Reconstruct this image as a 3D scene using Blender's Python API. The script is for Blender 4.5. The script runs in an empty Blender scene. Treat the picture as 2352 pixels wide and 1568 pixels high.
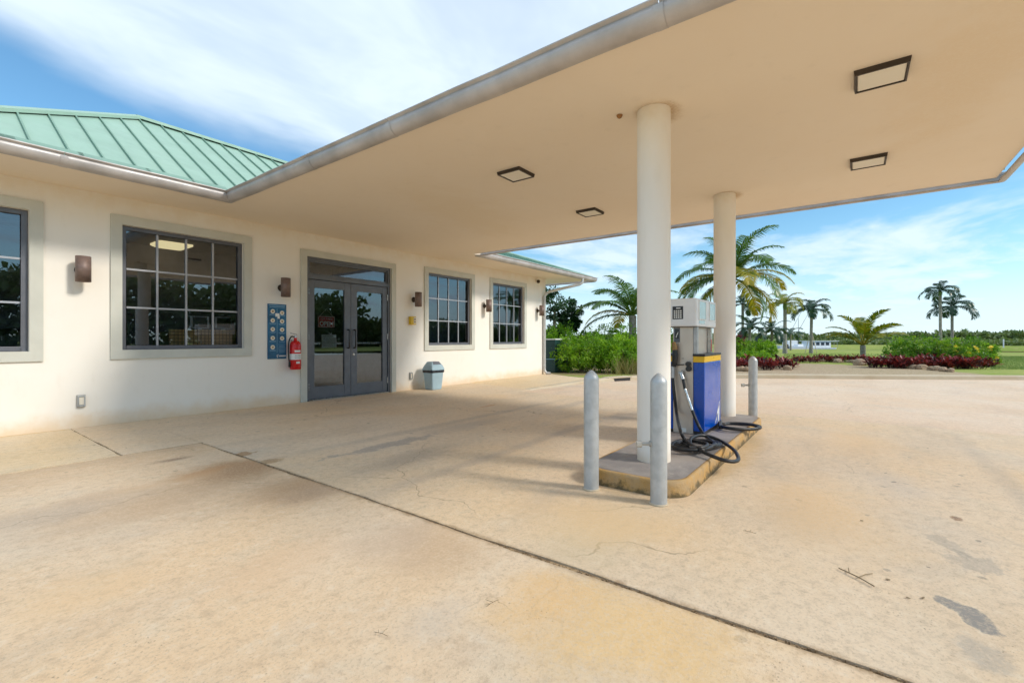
import bpy, bmesh, math, random
from mathutils import Vector, Matrix
random.seed(7)
SC = bpy.context.scene
COL = SC.collection
# ------------------------------------------------------------------ camera
F, CX, HY, H = 1056.0, 1176.0, 778.0, 1.1          # focal length, centre column, horizon row of a 2352 px wide picture, eye height
D1 = (787/1317., 1056/1317.)
cam = bpy.data.objects.new('camera', bpy.data.cameras.new('camera')); COL.objects.link(cam)
cam.data.sensor_width = 36; cam.data.lens = 36*F/2352
cam.data.shift_y = (HY-784)/2352
cam.data.clip_start = .05; cam.data.clip_end = 6000
cam.location = (0, 0, H)
cam.rotation_euler = (math.pi/2, 0, math.atan2(-D1[1], D1[0]))
SC.camera = cam
# ------------------------------------------------------------------ light
SUN = Vector((-.30, 1.0, -.72)).normalized()        # the way the sunlight travels
world = bpy.data.worlds.new('World'); SC.world = world; world.use_nodes = True
wn = world.node_tree; wn.nodes.clear()
def wnode(t, **k):
    n = wn.nodes.new(t)
    for a, b in k.items(): setattr(n, a, b)
    return n
def wmath(op, a, b=None, c=None, clamp=False):
    n = wnode('ShaderNodeMath', operation=op, use_clamp=clamp)
    for i, v in enumerate((a, b, c)):
        if v is None: continue
        if isinstance(v, (int, float)): n.inputs[i].default_value = v
        else: wn.links.new(v, n.inputs[i])
    return n.outputs[0]
def wmap(v, a, b, lo=0., hi=1., smooth=True):
    n = wnode('ShaderNodeMapRange', interpolation_type='SMOOTHSTEP' if smooth else 'LINEAR')
    wn.links.new(v, n.inputs[0])
    for i, q in enumerate((a, b, lo, hi)): n.inputs[i+1].default_value = q
    return n.outputs[0]
sky = wnode('ShaderNodeTexSky', sky_type='NISHITA', sun_disc=False)
sky.sun_elevation = math.asin(-SUN.z); sky.sun_rotation = math.atan2(-SUN.x, -SUN.y)
sky.air_density = 1.0; sky.dust_density = .4; sky.ozone_density = 2.2
tc = wnode('ShaderNodeTexCoord'); sp = wnode('ShaderNodeSeparateXYZ'); wn.links.new(tc.outputs['Generated'], sp.inputs[0])
zz = wmath('ADD', wmath('MAXIMUM', sp.outputs[2], 0.), .10)
uu = wmath('DIVIDE', sp.outputs[0], zz); vv = wmath('DIVIDE', sp.outputs[1], zz)
def wnoise(sx, sy, rot, scale, detail, rough, dist, off=0.):
    cb = wnode('ShaderNodeCombineXYZ'); wn.links.new(uu, cb.inputs[0]); wn.links.new(vv, cb.inputs[1]); cb.inputs[2].default_value = off
    mp = wnode('ShaderNodeMapping'); wn.links.new(cb.outputs[0], mp.inputs[0]); mp.inputs['Rotation'].default_value = (0, 0, rot); mp.inputs['Scale'].default_value = (sx, sy, 1)
    nz = wnode('ShaderNodeTexNoise'); wn.links.new(mp.outputs[0], nz.inputs['Vector'])
    nz.inputs['Scale'].default_value = scale; nz.inputs['Detail'].default_value = detail; nz.inputs['Roughness'].default_value = rough; nz.inputs['Distortion'].default_value = dist
    return nz.outputs[0]
n1 = wnoise(.8, 1.2, -.25, 1.0, 5, .5, .4)
n2 = wnoise(.75, 1, .3, 1.25, 5, .58, .25, 3.7)
n3 = wnoise(.6, 1.0, .9, 3.0, 4, .6, .3, 9.1)
rad = wmath('POWER', wmath('ADD', wmath('MULTIPLY', uu, uu), wmath('MULTIPLY', vv, vv)), .5)
mm = wmath('SUBTRACT', rad, wmath('MULTIPLY', uu, .27))
mm = wmath('ADD', mm, wmath('MULTIPLY', wmath('SUBTRACT', n1, .5), -.7))
veil = wmap(mm, 1.90, 1.64)                              # a sheet of high cloud overhead
veil = wmath('MULTIPLY', veil, wmap(n3, .30, .72, .72, .96))
puff = wmath('MULTIPLY', wmap(n2, .36, .60, 0, .85), wmap(rad, 2.3, 3.4))
puff = wmath('MULTIPLY', puff, wmap(n3, .3, .6, .55, 1.))
cl = wmath('MAXIMUM', wmath('MAXIMUM', veil, puff), wmap(rad, 2.6, 7.5, 0, .72), clamp=True)
tint = wnode('ShaderNodeMix', data_type='RGBA', blend_type='MULTIPLY'); tint.inputs[0].default_value = 1
wn.links.new(sky.outputs[0], tint.inputs[6]); tint.inputs[7].default_value = (.45, .64, .67, 1)
mixc = wnode('ShaderNodeMix', data_type='RGBA')
wn.links.new(cl, mixc.inputs[0]); wn.links.new(tint.outputs[2], mixc.inputs[6]); mixc.inputs[7].default_value = (3.35, 3.9, 4.45, 1)
bg = wnode('ShaderNodeBackground'); bg.inputs[1].default_value = .15
wn.links.new(mixc.outputs[2], bg.inputs[0])
world.cycles.sampling_method = 'MANUAL'; world.cycles.sample_map_resolution = 512
wo = wnode('ShaderNodeOutputWorld'); wn.links.new(bg.outputs[0], wo.inputs[0])
sun = bpy.data.objects.new('sun', bpy.data.lights.new('sun', 'SUN')); COL.objects.link(sun)
sun.data.energy = 1.5; sun.data.angle = math.radians(10.); sun.data.color = (1, .93, .82)
sun.rotation_euler = SUN.to_track_quat('-Z', 'Y').to_euler(); sun.location = (10, -30, 25)
SC.view_settings.view_transform = 'Standard'; SC.view_settings.look = 'None'
SC.view_settings.exposure = .84; SC.view_settings.gamma = 1
SC.render.engine = 'CYCLES'; SC.cycles.use_denoising = True; SC.cycles.use_adaptive_sampling = True; SC.cycles.adaptive_threshold = .02
SC.cycles.max_bounces = 8; SC.cycles.diffuse_bounces = 4; SC.cycles.glossy_bounces = 4; SC.cycles.transparent_max_bounces = 10; SC.cycles.transmission_bounces = 4
SC.cycles.caustics_reflective = False; SC.cycles.caustics_refractive = False; SC.cycles.sample_clamp_indirect = 6
# ------------------------------------------------------------------ helpers
def ray(px, py):
    r = (px-CX)/F
    return Vector((r*D1[0]+D1[1], -r*D1[1]+D1[0], (HY-py)/F))
def at(px, depth, z=0.):                              # the point at that depth (metres ahead) in that column, at height z
    a = ray(px, HY)*depth
    return Vector((a.x, a.y, z))
def onx(px, py, X):                                    # where the line of sight meets the plane x = X
    a = ray(px, py); t = X/a.x
    return Vector((X, a.y*t, H+a.z*t))
def ony(px, py, Y):
    a = ray(px, py); t = Y/a.y
    return Vector((a.x*t, Y, H+a.z*t))
def onz(px, py, Z):
    a = ray(px, py); t = (Z-H)/a.z
    return Vector((a.x*t, a.y*t, Z))
class MB:
    def __init__(s): s.v = []; s.f = []; s.sm = []; s.mi = []
    def face(s, pts, smooth=False, mi=0):
        b = len(s.v); s.v += [tuple(p) for p in pts]; s.f.append(tuple(range(b, b+len(pts)))); s.sm.append(smooth); s.mi.append(mi)
    def add(s, vs, fs, smooth=False, mi=0):
        b = len(s.v); s.v += [tuple(p) for p in vs]
        for f in fs: s.f.append(tuple(i+b for i in f)); s.sm.append(smooth); s.mi.append(mi)
    def box(s, lo, hi, M=None, mi=0):
        vs = [Vector((x, y, z)) for z in (lo[2], hi[2]) for y in (lo[1], hi[1]) for x in (lo[0], hi[0])]
        if M is not None: vs = [M @ v for v in vs]
        s.add(vs, [(0,2,3,1), (4,5,7,6), (0,1,5,4), (2,6,7,3), (0,4,6,2), (1,3,7,5)], mi=mi); return s
    def prism(s, pts, z0, z1, mi=0):                   # plan polygon, counter-clockwise
        n = len(pts); z0s = z0 if isinstance(z0, list) else [z0]*n; z1s = z1 if isinstance(z1, list) else [z1]*n
        vs = [(p[0], p[1], z0s[i]) for i, p in enumerate(pts)] + [(p[0], p[1], z1s[i]) for i, p in enumerate(pts)]
        s.add(vs, [tuple(range(n-1, -1, -1)), tuple(range(n, 2*n))] + [(i, (i+1) % n, n+(i+1) % n, n+i) for i in range(n)], mi=mi); return s
    def tube(s, pts, r, n=10, cap=True, smooth=True, mi=0):
        pts = [Vector(p) for p in pts]; rs = r if isinstance(r, (list, tuple)) else [r]*len(pts)
        vs = []; up = None
        for i, p in enumerate(pts):
            t = (pts[min(i+1, len(pts)-1)]-pts[max(i-1, 0)]).normalized()
            if up is None:
                up = Vector((0, 0, 1)) if abs(t.z) < .9 else Vector((1, 0, 0))
            a = (up-t*up.dot(t)).normalized(); b = t.cross(a); up = a
            for k in range(n):
                w = 2*math.pi*k/n; vs.append(p+(a*math.cos(w)+b*math.sin(w))*rs[i])
        fs = [(i*n+k, i*n+(k+1) % n, (i+1)*n+(k+1) % n, (i+1)*n+k) for i in range(len(pts)-1) for k in range(n)]
        s.add(vs, fs, smooth, mi)
        if cap: s.add(vs[:n], [tuple(range(n-1, -1, -1))], False, mi); s.add(vs[-n:], [tuple(range(n))], False, mi)
        return s
    def lathe(s, prof, n=24, c=(0, 0, 0), smooth=True, mi=0):   # profile (r, z), bottom to top
        vs = [(c[0]+r*math.cos(2*math.pi*k/n), c[1]+r*math.sin(2*math.pi*k/n), c[2]+z) for r, z in prof for k in range(n)]
        s.add(vs, [(i*n+k, i*n+(k+1) % n, (i+1)*n+(k+1) % n, (i+1)*n+k) for i in range(len(prof)-1) for k in range(n)], smooth, mi)
        if prof[0][0] > .001: s.add(vs[:n], [tuple(range(n-1, -1, -1))], False, mi)
        if prof[-1][0] > .001: s.add(vs[-n:], [tuple(range(n))], False, mi)
        return s
    def mesh(s, name, mats, bevel=0.):
        me = bpy.data.meshes.new(name); me.from_pydata(s.v, [], s.f); me.update()
        for m in (mats if isinstance(mats, (list, tuple)) else [mats]): me.materials.append(m)
        me.polygons.foreach_set('use_smooth', s.sm); me.polygons.foreach_set('material_index', s.mi)
        if bevel:
            bm = bmesh.new(); bm.from_mesh(me); bmesh.ops.remove_doubles(bm, verts=bm.verts, dist=1e-5)
            es = [e for e in bm.edges if len(e.link_faces) == 2 and e.calc_face_angle(0) > .6]
            bmesh.ops.bevel(bm, geom=es, offset=bevel, segments=2, affect='EDGES', profile=.5); bm.to_mesh(me); bm.free()
        return me
    def build(s, name, mats, parent=None, bevel=0.):
        return link(name, s.mesh(name, mats, bevel), parent)
def link(name, data, parent=None):
    o = bpy.data.objects.new(name, data); COL.objects.link(o)
    if parent is not None: o.parent = parent
    return o
def tag(o, label, cat, group=None):
    o['label'] = label; o['category'] = cat
    if group: o['group'] = group
    return o
def thing(name, label, cat, loc=(0, 0, 0), rz=0., group=None):
    o = link(name, None); o.location = loc; o.rotation_euler = (0, 0, rz); o.empty_display_size = .2
    return tag(o, label, cat, group)
def struct(o): o['kind'] = 'structure'; return o
def stuff(o): o['kind'] = 'stuff'; return o
def copy_tree(o, parent=None):
    c = o.copy(); COL.objects.link(c); c.parent = parent
    for ch in list(o.children): copy_tree(ch, c)
    return c
def text_mesh(s, size, depth=.001, ax='CENTER', bold=0.):
    cu = bpy.data.curves.new('t', 'FONT'); cu.body = s; cu.size = size; cu.extrude = depth; cu.align_x = ax; cu.resolution_u = 3; cu.offset = bold
    o = bpy.data.objects.new('t', cu); COL.objects.link(o); bpy.context.view_layer.update()
    me = bpy.data.meshes.new_from_object(o.evaluated_get(bpy.context.evaluated_depsgraph_get()))
    bpy.data.objects.remove(o); bpy.data.curves.remove(cu)
    return me
def wall_text(name, s, size, mat, loc, parent, sx=1., rot=(math.pi/2, 0, 0), bold=.001):
    me = text_mesh(s, size, bold=bold); me.materials.clear(); me.materials.append(mat)
    o = link(name, me, parent); o.location = loc; o.rotation_euler = rot; o.scale = (sx, 1, 1); return o
# ------------------------------------------------------------------ materials
def new_mat(name):
    m = bpy.data.materials.new(name); m.use_nodes = True; nt = m.node_tree
    return m, nt, nt.nodes['Principled BSDF']
def nd(nt, t, **k):
    n = nt.nodes.new(t)
    for a, b in k.items(): setattr(n, a, b)
    return n
def setin(nt, sock, v):
    if isinstance(v, bpy.types.NodeSocket): nt.links.new(v, sock)
    elif isinstance(v, tuple) and len(v) == 3: sock.default_value = (*v, 1)
    else: sock.default_value = v
def mixrgb(nt, fac, a, b, op='MIX'):
    n = nd(nt, 'ShaderNodeMix', data_type='RGBA', blend_type=op)
    setin(nt, n.inputs[0], fac); setin(nt, n.inputs[6], a); setin(nt, n.inputs[7], b)
    return n.outputs[2]
def mth(nt, op, a, b=None, c=None, clamp=False):
    n = nd(nt, 'ShaderNodeMath', operation=op, use_clamp=clamp)
    for i, v in enumerate((a, b, c)):
        if v is not None: setin(nt, n.inputs[i], v)
    return n.outputs[0]
def ramp(nt, v, a, b, lo=0., hi=1.):
    n = nd(nt, 'ShaderNodeMapRange', interpolation_type='SMOOTHSTEP'); nt.links.new(v, n.inputs[0])
    for i, q in enumerate((a, b, lo, hi)): n.inputs[i+1].default_value = q
    return n.outputs[0]
def noise(nt, scale, detail=4, rough=.55, stretch=(1, 1, 1), dist=0., coord='Object', off=(0, 0, 0)):
    tcn = nd(nt, 'ShaderNodeTexCoord'); mp = nd(nt, 'ShaderNodeMapping'); nt.links.new(tcn.outputs[coord], mp.inputs[0])
    mp.inputs['Scale'].default_value = stretch; mp.inputs['Location'].default_value = off
    n = nd(nt, 'ShaderNodeTexNoise'); nt.links.new(mp.outputs[0], n.inputs['Vector'])
    n.inputs['Scale'].default_value = scale; n.inputs['Detail'].default_value = detail; n.inputs['Roughness'].default_value = rough; n.inputs['Distortion'].default_value = dist
    return n.outputs[0]
def bump(nt, bs, h, strength=.2, dist=.01):
    b = nd(nt, 'ShaderNodeBump'); b.inputs['Strength'].default_value = strength; b.inputs['Distance'].default_value = dist
    nt.links.new(h, b.inputs['Height']); nt.links.new(b.outputs[0], bs.inputs['Normal'])
def plain(name, col, rough=.5, metal=0., var=.12, vscale=6., bmp=0., bscale=60., spec=None):
    m, nt, bs = new_mat(name)
    c = mixrgb(nt, ramp(nt, noise(nt, vscale, 5), .3, .7), tuple(v*(1-var) for v in col), tuple(min(1, v*(1+var)) for v in col))
    setin(nt, bs.inputs['Base Color'], c)
    setin(nt, bs.inputs['Roughness'], ramp(nt, noise(nt, vscale*2.3, 4), .3, .7, max(.02, rough-.08), min(1, rough+.08)))
    bs.inputs['Metallic'].default_value = metal
    if spec is not None: bs.inputs['Specular IOR Level'].default_value = spec
    if bmp: bump(nt, bs, noise(nt, bscale, 4), bmp, .01)
    return m
def emit(name, col, st):
    m, nt, bs = new_mat(name); setin(nt, bs.inputs['Base Color'], col)
    setin(nt, bs.inputs['Emission Color'], col); bs.inputs['Emission Strength'].default_value = st; return m
def leafmat(name, cols, trans=.3, rough=.45):
    m, nt, bs = new_mat(name)
    at_ = nd(nt, 'ShaderNodeAttribute', attribute_name='rnd')
    cr = nd(nt, 'ShaderNodeValToRGB'); nt.links.new(at_.outputs['Fac'], cr.inputs[0]); e = cr.color_ramp.elements
    e[0].color = (*cols[0], 1); e[1].color = (*cols[-1], 1)
    for i, c in enumerate(cols[1:-1]): q = e.new((i+1)/(len(cols)-1)); q.color = (*c, 1)
    nt.links.new(cr.outputs[0], bs.inputs['Base Color']); bs.inputs['Roughness'].default_value = rough
    tr = nd(nt, 'ShaderNodeBsdfTranslucent'); nt.links.new(mixrgb(nt, 1., cr.outputs[0], (1.0, 1.0, .55), 'MULTIPLY'), tr.inputs[0])
    mx = nd(nt, 'ShaderNodeMixShader'); mx.inputs[0].default_value = trans
    nt.links.new(bs.outputs[0], mx.inputs[1]); nt.links.new(tr.outputs[0], mx.inputs[2])
    nt.links.new(mx.outputs[0], nt.nodes['Material Output'].inputs[0]); return m
def set_rnd(me, vals):
    a = me.attributes.new('rnd', 'FLOAT', 'FACE'); a.data.foreach_set('value', vals)

def stucco(name, col, stain=(.74, .60, .38), amt=.5):
    m, nt, bs = new_mat(name)
    c = mixrgb(nt, ramp(nt, noise(nt, .9, 6, .6), .3, .75, 0, amt), col, stain)
    c = mixrgb(nt, ramp(nt, noise(nt, 7, 5, .6, (1, 1, .35)), .55, .8, 0, .12), c, (.55, .47, .36))
    setin(nt, bs.inputs['Base Color'], c); bs.inputs['Roughness'].default_value = .85
    h = mth(nt, 'ADD', noise(nt, 220, 3), mth(nt, 'MULTIPLY', noise(nt, 14, 4), .8)); bump(nt, bs, h, .16, .004); return m

def stucco2(name, col, st, amt):
    m = stucco(name, col, st, amt); nt = m.node_tree; bs = nt.nodes['Principled BSDF']; c = bs.inputs['Base Color'].links[0].from_socket
    tcn = nd(nt, 'ShaderNodeTexCoord'); sx = nd(nt, 'ShaderNodeSeparateXYZ'); nt.links.new(tcn.outputs['Object'], sx.inputs[0])
    nz = mth(nt, 'SUBTRACT', noise(nt, 3.5, 6, .65), .5)
    c = mixrgb(nt, ramp(nt, mth(nt, 'ADD', sx.outputs[2], mth(nt, 'MULTIPLY', nz, .35)), .26, -.02, 0, .8), c, (.74, .56, .36))     # splashed earth along the foot
    c = mixrgb(nt, ramp(nt, mth(nt, 'ADD', sx.outputs[2], mth(nt, 'MULTIPLY', nz, .5)), 2.72, 3.05, 0, .55), c, (.74, .60, .41))       # tan shade and soffit bounce painted in near the top
    setin(nt, bs.inputs['Base Color'], c); return m
def concrete(name, light, warm, dark, seed, oil=1., spots=True):
    m, nt, bs = new_mat(name)
    o = (seed*3.1, seed*7.7, 0)
    c = mixrgb(nt, ramp(nt, noise(nt, .42, 5, .6, (1, 1, 1), .3, 'Object', o), .32, .68), light, warm)
    c = mixrgb(nt, ramp(nt, noise(nt, 1.5, 5, .62, (.35, 1, 1), .2, 'Object', (o[1], o[0], 3)), .46, .80, 0, .62), c, dark)          # wheel tracks run along the lane
    c = mixrgb(nt, ramp(nt, noise(nt, .8, 4, .6, (1, 1, 1), .6, 'Object', (o[1], 4, 8)), .54, .78, 0, .38), c, (.44, .42, .38))
    c = mixrgb(nt, ramp(nt, noise(nt, 3.3, 4, .6, (1, 1, 1), .6, 'Object', (o[0], 5, 1)), .50, .75, 0, .35), c, (.62, .52, .38))
    g1 = noise(nt, 70, 4, .75); c = mixrgb(nt, ramp(nt, g1, .48, .70, 0, .55), c, (.36, .27, .19))
    g2 = noise(nt, 240, 2, .6, (1, 1, 1), 0, 'Object', (3, 3, 3)); c = mixrgb(nt, ramp(nt, g2, .5, .75, 0, .38), c, (.76, .66, .50))
    g3 = noise(nt, 17, 5, .68, (1, 1, 1), .3, 'Object', (o[0], 2, 6)); c = mixrgb(nt, ramp(nt, g3, .48, .72, 0, .40), c, tuple(v*.72 for v in dark)); c = mixrgb(nt, ramp(nt, g3, .48, .30, 0, .30), c, (.80, .70, .56))
    vo = nd(nt, 'ShaderNodeTexVoronoi'); tcn = nd(nt, 'ShaderNodeTexCoord'); nt.links.new(tcn.outputs['Object'], vo.inputs['Vector']); vo.inputs['Scale'].default_value = 42
    pit = mth(nt, 'MULTIPLY', ramp(nt, vo.outputs['Distance'], .17, .07), ramp(nt, noise(nt, 1.1, 4, .6, (1, 1, 1), 0, 'Object', o), .50, .66))
    c = mixrgb(nt, mth(nt, 'MULTIPLY', pit, .75), c, (.20, .15, .10))
    if spots:                                                    # drips and droppings of oil
        v2 = nd(nt, 'ShaderNodeTexVoronoi'); nt.links.new(tcn.outputs['Object'], v2.inputs['Vector']); v2.inputs['Scale'].default_value = 3.1; v2.inputs['Randomness'].default_value = 1
        d = mth(nt, 'ADD', v2.outputs['Distance'], mth(nt, 'MULTIPLY', mth(nt, 'SUBTRACT', noise(nt, 26, 4), .5), .16))
        sp_ = mth(nt, 'MULTIPLY', ramp(nt, d, .085, .05), ramp(nt, noise(nt, .7, 3, .5, (1, 1, 1), 0, 'Object', (o[0], 9, 9)), .46, .56))
        c = mixrgb(nt, mth(nt, 'MULTIPLY', sp_, .6*oil), c, (.16, .14, .12))
    cm_ = nd(nt, 'ShaderNodeVectorMath', operation='ADD'); cn = nd(nt, 'ShaderNodeTexNoise'); cn.inputs['Scale'].default_value = 2.2; cn.inputs['Detail'].default_value = 4; nt.links.new(tcn.outputs['Object'], cn.inputs['Vector'])
    cs = nd(nt, 'ShaderNodeVectorMath', operation='SCALE'); cs.inputs['Scale'].default_value = .55; nt.links.new(cn.outputs['Color'], cs.inputs[0]); nt.links.new(tcn.outputs['Object'], cm_.inputs[0]); nt.links.new(cs.outputs[0], cm_.inputs[1])
    vc = nd(nt, 'ShaderNodeTexVoronoi', feature='DISTANCE_TO_EDGE'); vc.inputs['Scale'].default_value = .42; nt.links.new(cm_.outputs[0], vc.inputs['Vector'])
    crk = mth(nt, 'MULTIPLY', ramp(nt, vc.outputs['Distance'], .0030, .0008), ramp(nt, noise(nt, .45, 3, .5, (1, 1, 1), 0, 'Object', (o[1], 7, 2)), .50, .58))
    c = mixrgb(nt, mth(nt, 'MULTIPLY', crk, .55), c, (.22, .15, .09))                  # a few hairline cracks
    bs.inputs['Specular IOR Level'].default_value = .3
    h = mth(nt, 'SUBTRACT', mth(nt, 'ADD', mth(nt, 'MULTIPLY', g1, .6), mth(nt, 'MULTIPLY', g2, .35)), pit); bump(nt, bs, mth(nt, 'ADD', h, mth(nt, 'MULTIPLY', g3, .5)), .5, .006)
    setin(nt, bs.inputs['Roughness'], ramp(nt, noise(nt, 2.1, 5), .3, .7, .62, .9))
    return m, nt, bs, c
SHARED = {}
def stain(nt, c, x, y, rx, ry, col, amt, rot=0., edge=.35, wob=.8, nsc=5.):
    tcn = nd(nt, 'ShaderNodeTexCoord'); mp = nd(nt, 'ShaderNodeMapping', vector_type='TEXTURE'); nt.links.new(tcn.outputs['Object'], mp.inputs[0])
    mp.inputs['Location'].default_value = (x, y, 0); mp.inputs['Rotation'].default_value = (0, 0, rot); mp.inputs['Scale'].default_value = (rx, ry, 1000)
    ln = nd(nt, 'ShaderNodeVectorMath', operation='LENGTH'); nt.links.new(mp.outputs[0], ln.inputs[0])
    key = (nt.as_pointer(), min((3., 6., 10., 16.), key=lambda q: abs(q-nsc)) if nsc >= 2.5 else nsc)
    if key not in SHARED: SHARED[key] = mth(nt, 'SUBTRACT', noise(nt, key[1], 5, .65), .5)
    d = mth(nt, 'ADD', ln.outputs['Value'], mth(nt, 'MULTIPLY', SHARED[key], wob*2))
    k2 = (nt.as_pointer(), 'grain')
    if k2 not in SHARED: SHARED[k2] = ramp(nt, noise(nt, 55, 4, .7), .30, .58, .5, 1.15)
    return mixrgb(nt, mth(nt, 'MULTIPLY', ramp(nt, d, 1., 1.-edge, 0, amt), SHARED[k2], clamp=True), c, col)
def fin(nt, bs, c): setin(nt, bs.inputs['Base Color'], c)

M = {}
M['wall'] = stucco2('wall stucco', (.87, .83, .765), (.85, .77, .66), .4)
M['soffit'] = stucco('soffit render', (.86, .745, .60), (.83, .70, .545), .5)
M['column'] = stucco2('column paint', (.88, .845, .79), (.84, .77, .66), .45)
M['trim'] = plain('trim paint', (.58, .575, .51), .6, 0, .05, 3, .08)
M['frame'] = plain('window frame', (.125, .13, .15), .42, .2, .08)
M['muntin'] = plain('muntin bars', (.42, .43, .46), .4, .4, .05)
M['doormetal'] = plain('door aluminium', (.135, .145, .165), .45, .25, .08)
M['bronze'] = plain('dark bronze metal', (.06, .045, .035), .45, .6, .15)
M['sconce'] = plain('sconce paint', (.215, .15, .13), .5, .2, .12, 20)
M['black'] = plain('black rubber', (.014, .014, .016), .42, 0, .2, 30)
M['blackplastic'] = plain('black plastic', (.02, .02, .022), .35, 0, .2)
M['chrome'] = plain('bright metal', (.62, .62, .60), .3, 1, .1, 20)
M['galv'] = plain('galvanised steel', (.46, .48, .49), .50, .35, .10, 14, .08, 60)
M['gutter'] = plain('aluminium gutter', (.48, .445, .43), .45, .25, .16, 3.0, .12, 5)
M['downpipe'] = plain('downspout paint', (.58, .57, .56), .4, .3, .08, 5)
M['steel'] = plain('brushed steel', (.60, .53, .46), .42, .45, .04, 3)
M['pumpwhite'] = plain('pump white enamel', (.83, .84, .86), .4, 0, .04, 5)
M['blue'] = plain('blue enamel', (.002, .075, .45), .20, 0, .02, 2)
M['yellow'] = plain('yellow stripe', (.83, .50, .012), .35, 0, .05)
M['screen'] = plain('display glass', (.42, .62, .66), .12, 0, .06)
M['brass'] = plain('worn brass', (.34, .20, .08), .45, .6, .3, 60)
M['red'] = plain('red enamel', (.62, .012, .014), .22, 0, .05)
M['white'] = plain('white print', (.80, .80, .78), .5, 0, .03)
M['cream'] = plain('cream print', (.78, .72, .58), .5, 0, .06)
M['brown'] = plain('brown print', (.30, .14, .04), .5, 0, .3, 40)
M['poster'] = plain('poster blue', (.012, .115, .235), .4, 0, .3, 4)
M['posterline'] = plain('poster pale blue print', (.22, .42, .60), .5, 0, .1)
M['signred'] = plain('sign red', (.50, .02, .035), .4, 0, .1)
M['paper'] = plain('paper', (.62, .68, .65), .7, 0, .05)
M['ink'] = plain('printed ink', (.16, .22, .22), .7)
M['binbody'] = plain('bin blue grey plastic', (.33, .46, .53), .42, 0, .06, 5)
M['bag'] = plain('bin bag', (.012, .013, .02), .28, 0, .2, 20, .4, 30)
M['callbox'] = plain('call box yellow', (.72, .46, .02), .4, 0, .1)
M['outlet'] = plain('outlet grey', (.45, .43, .39), .5, .2, .1)
M['lens'] = plain('light lens', (.80, .74, .62), .5, 0, .01, 1.)
M['roofgreen'] = plain('roof green coating', (.31, .465, .375), .55, .0, .05, 2.5)
_nt = M['roofgreen'].node_tree; _b = _nt.nodes['Principled BSDF']; _c = _b.inputs['Base Color'].links[0].from_socket
_oi = nd(_nt, 'ShaderNodeObjectInfo'); _c = mixrgb(_nt, ramp(_nt, _oi.outputs['Random'], 0., 1., 0, .35), _c, (.36, .50, .40)); _c = mixrgb(_nt, ramp(_nt, noise(_nt, 6, 5, .65, (1, .25, 1)), .5, .8, 0, .35), _c, (.22, .36, .30)); fin(_nt, _b, _c)
M['roofseam'] = plain('roof seam green', (.21, .345, .27), .55, .0, .06, 3)
M['floor'] = plain('store floor', (.12, .11, .11), .4)
M['inwall'] = plain('store wall', (.15, .14, .16), .7)
M['inceil'] = plain('store ceiling', (.24, .22, .24), .8)
M['wood'] = plain('wood', (.42, .25, .10), .5)
M['lamp'] = emit('lit ceiling lamp', (1., .82, .42), .5)
M['bark'] = plain('palm bark', (.30, .27, .235), .85, 0, .3, 9, .5, 25)
M['barkg'] = plain('palm crownshaft', (.16, .24, .06), .5, 0, .2, 6)
M['stem'] = plain('shrub stems', (.26, .19, .11), .8, 0, .3, 9)
M['rock'] = plain('garden rock', (.36, .25, .16), .85, 0, .3, 5, .6, 12)
M['kerb'] = stucco('kerb concrete', (.58, .49, .36), (.46, .35, .22), .8)
M['hull'] = plain('boat white', (.78, .80, .82), .35, 0, .05)
M['darkglass'] = plain('boat window', (.05, .06, .08), .15)
M['leafgreen'] = leafmat('hedge leaves', [(.09, .22, .012), (.18, .38, .02), (.30, .52, .03), (.44, .64, .07)], .45)
M['leafdark'] = leafmat('dark tree leaves', [(.008, .035, .010), (.018, .07, .015), (.035, .11, .02)], .25)
M['leafbush'] = leafmat('flower bush leaves', [(.05, .15, .012), (.12, .29, .018), (.26, .44, .03), (.42, .56, .06)], .4)
M['leafred'] = leafmat('red leaves', [(.035, .012, .014), (.10, .012, .018), (.26, .025, .03), (.44, .07, .06)], .3)
M['frond'] = leafmat('palm leaflets', [(.03, .085, .016), (.055, .14, .02), (.11, .22, .025), (.20, .29, .03)], .35, .35)
M['frondyellow'] = leafmat('yellowing palm leaflets', [(.06, .13, .012), (.16, .22, .015), (.38, .33, .02), (.50, .33, .03)], .35, .4)
M['frondgrey'] = leafmat('grey green palm leaflets', [(.012, .045, .025), (.02, .07, .035), (.045, .10, .04)], .2, .35)
M['flower'] = plain('yellow petals', (.85, .62, .01), .5)
M['mangrove'] = leafmat('far mangrove leaves', [(.06, .11, .035), (.10, .16, .05), (.15, .21, .065), (.20, .25, .10)], .25, .6)
M['drygrass'] = leafmat('dry grass', [(.22, .19, .07), (.36, .30, .12), (.16, .24, .05)], .25, .7)
M['grass'] = leafmat('lawn blades', [(.07, .16, .02), (.13, .24, .03), (.22, .30, .06)], .3, .6)
# glass: part mirror, part clear, by angle
gm, gnt, gbs = new_mat('window glass'); gnt.nodes.remove(gbs)
fr = nd(gnt, 'ShaderNodeFresnel'); fr.inputs[0].default_value = 2.15
gl = nd(gnt, 'ShaderNodeBsdfGlossy'); gl.inputs['Roughness'].default_value = .004; gl.inputs[0].default_value = (.78, .89, 1, 1)
tp = nd(gnt, 'ShaderNodeBsdfTransparent'); tp.inputs[0].default_value = (.80, .85, .92, 1)
gmx = nd(gnt, 'ShaderNodeMixShader'); gnt.links.new(fr.outputs[0], gmx.inputs[0]); gnt.links.new(tp.outputs[0], gmx.inputs[1]); gnt.links.new(gl.outputs[0], gmx.inputs[2])
gnt.links.new(gmx.outputs[0], gnt.nodes['Material Output'].inputs[0]); M['glass'] = gm
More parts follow.
